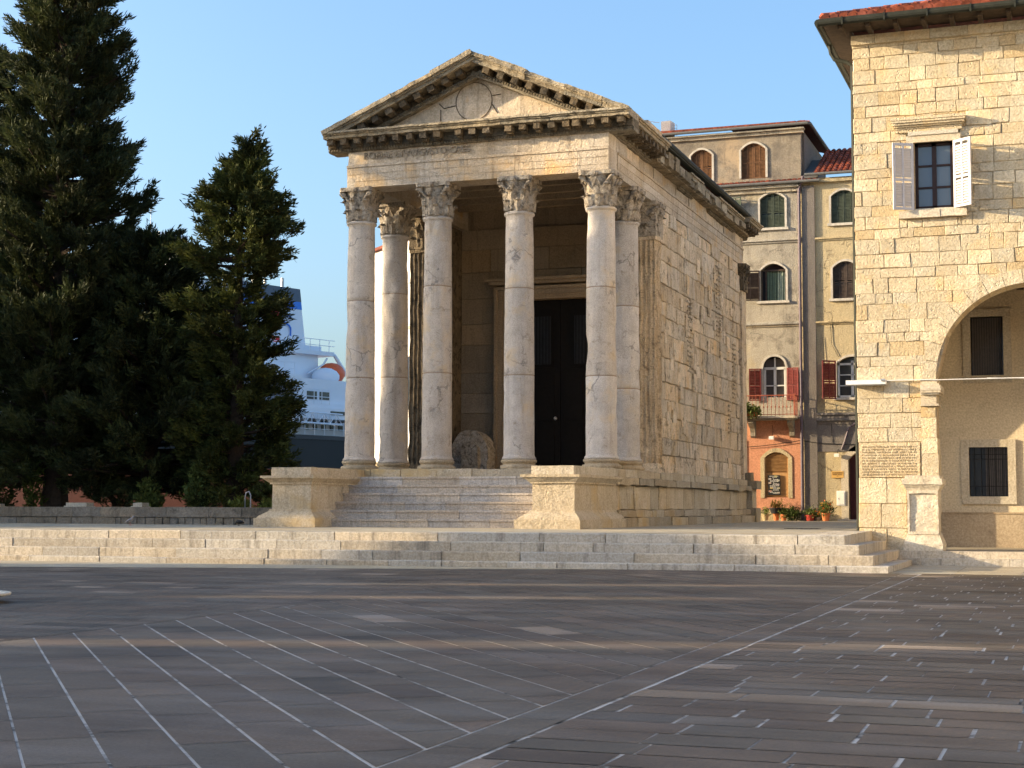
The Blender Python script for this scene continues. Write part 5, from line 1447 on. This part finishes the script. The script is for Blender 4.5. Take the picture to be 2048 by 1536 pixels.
q = MB(); A = O-ds*WL-nin*.05; q.obox((A.x, A.y, .4), ds*(WL+.15), nin*.06, (0, 0, 3.3), T()); q.build('base_band', pl_right, wb)
for (s0, z0, z1) in ((-4.75, 10.8, 13.2), (-5.1, 6.4, 9.2), (-5.1, 3.25, 6.1)):
    f = MB(); a = O+ds*(s0-1.4)-nin*.08; f.obox((a.x, a.y, z0-.1), ds*1.5, nin*.1, (0, 0, z1-z0+.2)); fo = f.build('window', trimw, wb)
    m_ = MB(); a = O+ds*(s0-1.3)-nin*.14
    if z0 != 6.4: louver(m_, (a.x, a.y), (ds.x, ds.y), 1.25, z0, z1, fr=.06, pitch=.11, split=False); m_.build('shutter', m_white, fo)
    else: m_.obox((a.x, a.y, z0), ds*1.25, nin*.03, (0, 0, z1-z0)); m_.build('pane', m_glass, fo)

# ---------------------------------------------------------------- ferry in the harbour
sa_ = R(20.5); sd = Vector((math.sin(sa_), math.cos(sa_), 0)); sn = Vector((-sd.y, sd.x, 0))      # along the ship, and inboard
SO = Vector((-53, 110, 0))
def sb(mb, s0, s1, i0, i1, z0, z1, t=(1, 1, 1), mi=0): 
    o = SO+sd*s0+sn*i0; mb.obox((o.x, o.y, z0), sd*(s1-s0), sn*(i1-i0), (0, 0, z1-z0), t, mi)
def sp_(s, i, z): o = SO+sd*s+sn*i; return (o.x, o.y, z)
ship = thing('ferry', 'white ferry with a dark hull and blue banded funnel moored behind the cedar', 'ship', tuple(SO))
q = MB(); sb(q, -60, 12, 0, 14, -2, 6.5); sb(q, -60, 12, -.05, 0, 6.3, 6.62, (2.2, 2.2, 2.2)); q.build('hull', m_hull, ship)
q = MB()
sb(q, -60, 10, 2.5, 12, 6.5, 8.6); sb(q, -60, 9, .6, 12, 8.55, 8.75); sb(q, -60, 8, 1.2, 12, 8.75, 10.9); sb(q, -4.8, 8, .2, 12, 7.9, 8.75); sb(q, -4.8, 9, .4, 12, 8.75, 9.1)
sb(q, -4.79, 7, .8, 11, 8.75, 10.95); sb(q, -30, -4.8, 3, 11, 10.9, 13.4); sb(q, -30, 1.7, 3, 10, 13.1, 13.42); sb(q, -30, 1.2, 4, 10, 13.42, 13.9); sb(q, -40, -8, 4, 10, 13.9, 18)
sb(q, -45, -4.4, 0, .15, 10.75, 11.1); sb(q, -4.6, .4, 3.5, 9, 10.9, 13.1)
q.build('superstructure', m_ship, ship)
for s0 in (-3.2, -1.9): q = MB(); sb(q, s0, s0+1.0, .75, .8, 9.4, 10.0); q.build('window', m_glass, ship)
for (a_, b_, i0, i1, z0, z1) in [(2.5, 6, .15, .2, 8.3, 8.6), (-1.3, .3, .14, .2, 8.25, 8.52)]+[(-4.6+i*.9, -4.2+i*.9, 2.4, 2.5, 7.2, 8.0) for i in range(8)]:
    q = MB(); sb(q, a_, b_, i0, i1, z0, z1); q.build('window', m_glass, ship)
q = MB(); sb(q, -60, -4.8, .5, 1.2, 9.1, 10.4, (.25, .25, .27)); q.build('deck_recess_shade', m_ship, ship)  # solid strip tinted dark to stand for the shade of a recess
# funnel: tapering box with bands
def fring(mb, z0, z1, mat_t=(1, 1, 1), e=0):
    def fs(z): return -.23+(18.09-z)*(.66/4.17)
    def lo(z): return -7.2-(18.7-z)*.03
    P = []
    for z in (z0, z1):
        P += [sp_(lo(z)-e, 5-e, z), sp_(fs(z)+e, 5-e, z), sp_(fs(z)-.4+e, 8.5+e, z), sp_(lo(z)-e, 8.5+e, z)]
    mb.hexa(P, mat_t)
fn = MB(); fring(fn, 12, 18.4); fo = fn.build('funnel', m_ship, ship)
q = MB(); fring(q, 16.8, 17.40, e=.02); q.build('blue_band', m_blue, fo)
q = MB(); fring(q, 17.40, 18.42, e=.03); q.build('navy_cap', m_navy, fo)
q = MB(); fring(q, 12.6, 12.9, e=.03); q.build('blue_band', m_blue, fo)
q = MB()
q.tube([sp_(-2.62, 4.9, 15.2), sp_(-2.62, 4.9, 16.1)], .06, 5); q.tube([sp_(-2.3, 4.9, 15.2), sp_(-2.3, 4.9, 16.15)], .06, 5)
q.tube([sp_(-2.3+.13*math.cos(a), 4.9, 16.3+.13*math.sin(a)) for a in np.linspace(0, 6.28, 9)], .04, 5)
q.tube([sp_(-3.25, 4.9, 15.2), sp_(-3.25, 4.9, 15.7)], .06, 5)
q.build('emblem_strokes', m_navy, fo)
q = MB(); q.tube([sp_(-1.45, 4.9, 15.95), sp_(-1.45, 4.9, 16.0), sp_(-2.05, 4.9, 16.35), sp_(-2.05, 4.9, 16.35)], .06, 5)
q = MB(); q.tube([sp_(s, 4.9, z) for s, z in ((-1.25, 15.95), (-1.25, 16.12), (-1.4, 16.22), (-1.95, 16.22), (-2.05, 16.1), (-2.05, 15.8), (-1.95, 15.65), (-1.4, 15.42), (-1.25, 15.25), (-1.25, 14.6))], .07, 5)
q.build('letter', m_blue, fo)
for (s0, z0) in ((-3.3, 15.75), (-2.75, 12.05), (-3.2, 13.75)):
    q = MB(); sb(q, s0, s0+.26, 4.85, 4.98, z0, z0+.72); sb(q, s0+.26, s0+.5, 4.88, 4.98, z0+.28, z0+.44, (1, 1, 1)); sb(q, s0+.5, s0+.78, 4.85, 4.98, z0, z0+.72); q.build('red_letter', m_red, fo)
q = MB()
for (s0, zz, h) in ((-5.2, 18.4, .5), (-4.2, 18.4, .8), (-3.0, 18.4, .7), (-1.2, 18.3, 1.0)): q.tube([sp_(s0, 6, zz), sp_(s0, 6, zz+h)], .12, 6)
q.build('exhaust_pipe', m_steel, fo)
q = MB(); q.tube([sp_(-1.0+.0, 3.1, 11.9-.3), sp_(.6, 3.1, 12.4), sp_(1.0, 3.1, 12.9)], .08, 5); q.tube([sp_(1.67, 3.0, 13.2), sp_(3.7, 3.0, 11.0)], .14, 6); q.tube([sp_(2.2, 3, 12.6), sp_(.6, 3, 11.6)], .08, 5); q.build('davit', m_ship, ship)
q = MB(); q.blob(sp_(1.6, 3.2, 11.75), .9, 12, sq=(1.1, 1.5, .95)); q.build('lifeboat', m_orange, ship, True)
q = MB(); q.blob(sp_(.2, 2.4, 11.35), .85, 12, sq=(1.3, 1.3, .85)); q.build('dome', m_ship, ship, True)
q = MB()
def rail(s0, s1, i, z, h=1.0, step=1.0):
    for k in (.5, 1.): q.tube([sp_(s0, i, z+h*k), sp_(s1, i, z+h*k)], .025, 4)
    s = s0
    while s <= s1+.01: q.tube([sp_(s, i, z), sp_(s, i, z+h)], .03, 4); s += step
rail(-12, 1.6, 2.9, 13.4, .9); rail(-14, 8, .1, 6.6, 1.0); rail(-20, -4.9, .2, 11.1, .9); rail(-4.7, -1.4, .1, 9.0, 1.1, .8)
q.build('railing', m_ship, ship)
q = MB()
for z in (7.45, 8.25): q.tube([sp_(-8.2, -.5, z+.1), sp_(-.7, -.5, z)], .06, 4)
s = -8.2; k = 0
while s < -.8:
    q.tube([sp_(s, -.5, 7.5), sp_(s, -.5, 8.3)], .04, 4); q.tube([sp_(s, -.5, 8.3 if k % 2 else 7.5), sp_(s+.62, -.5, 7.5 if k % 2 else 8.3)], .04, 4); s += .62; k += 1
q.build('gangway', m_ship, ship)
q = MB()
q.tube([sp_(-11.6, 6, 18), sp_(-11.6, 6, 21)], .3, 6); q.obox(sp_(-13.2, 6, 21.2), sd*2.6, sn*.5, (0, 0, .22)); q.tube([sp_(-10.9, 6, 18), sp_(-10.9, 6, 20.4)], .25, 6); sb(q, -12.2, -10.2, 5, 7, 18, 19.9); q.tube([sp_(-14, 6, 18), sp_(-14, 6, 23.5)], .035, 4)
q.build('radar_mast', m_ship, ship)

# ---------------------------------------------------------------- pots and balcony flowers
bxp = thing('window_box', 'flower box with red flowers trailing over the left end of the balcony', 'flower box', (-12.3, AY-.85, 4.8))
q = MB(); q.box(-12.72, -11.72, AY-.97, AY-.80, 4.80, 4.94); q.build('trough', m_terra, bxp)
shrub('foliage', None, -12.5, AY-.9, 4.80, .42, .26, m_leafC, 40, 11, parent=bxp, bl=(.10, .05)); shrub('foliage', None, -12.15, AY-.9, 4.80, .40, .24, m_leafC, 40, 12, parent=bxp, bl=(.10, .05)); shrub('foliage', None, -11.85, AY-.9, 4.80, .38, .24, m_leafC, 34, 13, parent=bxp, bl=(.10, .05))
shrub('flowers', None, -12.2, AY-.95, 4.80, .42, .45, m_flower, 7, 14, parent=bxp, bl=(.05, .04))
def pot(x, y, z, r, h, label, mat=m_terra, fh=.25, fr=.2, lmat=m_leafC, flowers=0, seed=1, n=26, tint=(1, 1, 1)):
    par = thing('flower_pot', label, 'plant pot', (x, y, z), 'pots along the foot of the house fronts')
    q = MB(); q.lathe([(r*.68, z), (r*.72, z+.02), (r*.93, z+h*.8), (r*1.05, z+h*.8), (r*1.07, z+h), (r*.9, z+h), (r*.88, z+h*.9), (.01, z+h*.88)], x, y, 16, T()); q.build('pot', mat, par, False)
    shrub('foliage', None, x, y, z+h*.9, fh, fr, lmat, n, seed, parent=par, bl=(.09, .04), tint=tint)
    if flowers: shrub('flowers', None, x, y, z+h, fh, fr*1.1, m_flower, flowers, seed+50, parent=par, bl=(.05, .04))
pot(-11.52, 61.45, .75, .14, .24, 'pale ochre pot at the left end of the row, nearest the temple', pl_right, .25, .12, n=8, seed=21)
pot(-11.08, 61.4, .75, .13, .30, 'small terracotta pot under the dark bowl', m_terra, .05, .05, n=3, seed=22)
pot(-11.08, 61.35, 1.02, .27, .22, 'wide dark bowl raised above the small pots', m_black, .22, .2, n=14, seed=23, tint=(1.5, .8, .7))
pot(-10.78, 61.3, .75, .13, .24, 'terracotta pot just right of the dark bowl', m_terra, .18, .2, n=16, seed=24)
pot(-10.5, 61.45, .75, .15, .10, 'low dark planter with sprawling greenery before the drainpipe', m_black, .35, .38, n=50, seed=25, tint=(.6, .7, .6))
pot(-9.78, 61.4, .75, .19, .22, 'red planter with bright green leaves right of the drainpipe', plain('red_glazed_pot', (.35, .05, .04), .4), .20, .22, n=30, seed=26)
pot(-9.15, 61.2, .75, .17, .30, 'tall terracotta pot with orange flowers left of the maroon doorway', m_terra, .36, .30, flowers=12, n=40, seed=27)
pot(-9.5, 61.5, .75, .11, .12, 'small grey bowl between the red planter and the tall flowering pot', m_steel, .10, .1, n=6, seed=28)
shrub('dry_plant', 'dry leafless plant against the plinth below the menu board', -10.9, 61.7, .8, .75, .35, m_leafC, 14, 29, cat='plant', bl=(.10, .02), tint=(1.3, .9, .7))

# ---------------------------------------------------------------- pigeons
def pigeon(x, y, z, hd_, label, pose, mat):
    p = thing('pigeon', label, 'pigeon', (x, y, z), 'pigeons on the terrace'); d = Vector((math.cos(hd_), math.sin(hd_), 0))
    me = bpy.data.meshes.new('body'); 
    up_ = Vector((0, 0, 1)); sdv = Vector((-d.y, d.x, 0)); c_ = Vector((x, y, z))
    if pose == 'up':
        sk = [(-.17, .06, .012), (-.10, .085, .03), (-.02, .12, .052), (.05, .16, .05), (.085, .205, .028), (.105, .24, .026), (.125, .243, .014), (.15, .235, .005)]
    else:
        sk = [(-.17, .07, .012), (-.10, .085, .035), (-.02, .10, .055), (.05, .105, .05), (.09, .09, .028), (.12, .05, .025), (.135, .03, .014), (.15, .012, .005)]
    b_ = MB(); P = [c_+d*a+up_*h for a, h, r_ in sk]; b_.tube(P, [r_ for _, _, r_ in sk], 10); b_.build('body', mat, p, True)
    w_ = MB()
    for s_ in (-1, 1): w_.tube([c_+d*.05+sdv*s_*.035+up_*(sk[3][1]+.01), c_+d*-.05+sdv*s_*.05+up_*.11, c_-d*.16+sdv*s_*.02+up_*.075], [.02, .03, .006], 6)
    w_.build('wing', mat, p, True)
    for s_ in (-1, 1):
        l = MB(); l.tube([c_+sdv*s_*.02+up_*.08, c_+sdv*s_*.02+d*.01*s_, c_+sdv*s_*.02+d*.04], .006, 5, (1.5, .5, .4)); l.build('leg', mat, p)
pigeon(-24.2, 37.0, .748, R(-5), 'pale grey pigeon standing upright on the terrace left of the temple', 'up', plain('pale_pigeon_feathers', (.30, .28, .27), .7, var=.3, scale=20))
pigeon(-21.2, 37.6, .748, R(170), 'black pigeon pecking the terrace near the left temple pedestal', 'down', m_black)

# pale rimmed dish at the left edge of the plaza
dsx, dsy = -13.97, 17.15
q = MB(); q.lathe([(.45, .0), (.50, .03), (.76, .085), (.80, .10), (.80, .125), (.77, .13), (.74, .11), (.45, .05), (.01, .045)], dsx, dsy, 40, T(1.1, 1.15))
tag(q.build('stone_dish', st_pale, None, True), 'shallow pale-rimmed round dish on the dark paving at the left edge', 'dish')

# ---------------------------------------------------------------- unseen houses, added and shaped to shade or bounce light onto the square
def house(name, label, x0, x1, y0, y1, h, mat, rh=2.):
    t = thing(name, label, 'house', ((x0+x1)/2, (y0+y1)/2, 0), 'unseen houses added to shade and light the square')
    q = MB(); q.box(x0, x1, y0, y1, 0, h); q.build('wall', mat, t)
    q = MB(); 
    for i in range(int((y1-y0)/3)):
        for j in range(int(h/3.4)):
            q.box(x1, x1+.04, y0+1+i*3, y0+2+i*3, 1.2+j*3.3, 2.9+j*3.3)
    if q.v: q.build('window', m_shd, t)
    q = MB(); xm = x0+(x1-x0)*.5
    q.prism([(x0-.3, h), (x1+.3, h), (xm, h+rh)], 'Y', y0-.2, y1+.2); q.build('roof', m_rooft, t); return t
t = house('town_light_helper', 'tall ochre town house outside the photo on the left', -63, -60.6, -60, 11.0, 11.0, pl_right, .3)
q = MB(); y = -60
for (gy, gw_, za, zb) in ((-5.0, .9, 12.3, 15.2), (3.0, .85, 12.0, 14.0), (7.0, .8, 12.0, 14.3)):
    q.box(-60.6, -60, y, gy, 0, 16); q.box(-60.6, -60, gy, gy+gw_, 0, za); q.box(-60.6, -60, gy, gy+gw_, zb, 16); y = gy+gw_
q.box(-60.6, -60, y, 11.0, 0, 16); q.build('slotted_shade_wall', pl_right, t)  # added wall; its slots let streaks of sun onto the plaza
house('town_light_helper', 'lower ochre town house outside the photo on the left', -63, -60, 11.1, 15.6, 13.2, pl_right, 1)
house('town_light_helper', 'white town house outside the photo on the left, opposite the temple', -63, -60, 23.3, 28.4, 20.1, pl_white, .5)
house('town_light_helper', 'grey town house outside the photo on the left, behind the trees', -63, -60, 28.6, 42.5, 14.0, pl_left, 1)
house('town_light_helper', 'pale town house outside the photo on the right side of the square', 22, 34, -50, 6, 15.0, pl_white, 1.5)  # added out of view; pale walls bounce warm light into the shade
house('town_light_helper', 'cream town house outside the photo on the right side of the square', 22, 34, 6.3, 36, 14.0, pl_cream, 1.5)
house('town_light_helper', 'white town house hidden behind the palace', 14, 26, 47, 75, 20.0, pl_white, 1.5)  # added unseen; sends sunlight back onto the temple's side wall
house('town_light_helper', 'pale town house behind the camera across the square', -45, 20, -34, -26, 13.0, pl_white, 1.5)
conifer('street_tree', 'tree outside the photo on the left', -56, 25.2, 0, 20.6, lambda t: 2.2*min(1, t*5+.3)*(1-t)**.5, m_leafB, 90, .4, 12, 31, 6, .3, (0, 0), (.42, .2))
conifer('street_tree', 'tree outside the photo on the left, the one farther away', -56, 27.3, 0, 21.0, lambda t: 2.0*min(1, t*5+.3)*(1-t)**.5, m_leafB, 80, .4, 12, 33, 6, .3, (0, 0), (.42, .2))

# the row of two houses with everything on and before it: scaled about the camera to keep its view in the image, 2.1 m farther back, houses 3% larger
ROW_OLD, ROW_NEW, ROW_CAM_SCALE = Vector((-9.0, 62.0, .70)), Vector((-9.306, 64.108, .706)), 1.034
for o in list(bpy.data.objects):
    if o.parent is None and o.type in ('EMPTY', 'MESH') and o.get('label') and not o.name.startswith('town'):
        y = o.location.y if o.type == 'EMPTY' else (sum(v.co.y for v in o.data.vertices)/max(1, len(o.data.vertices)))
        if 60.5 < y < 64.5 and o.get('category') in ('house', 'menu board', 'sign', 'utility box', 'lamp', 'cable', 'flower box', 'plant pot', 'plant'):
            o.scale = (ROW_CAM_SCALE,)*3; o.location = ROW_NEW+(o.location-ROW_OLD)*ROW_CAM_SCALE
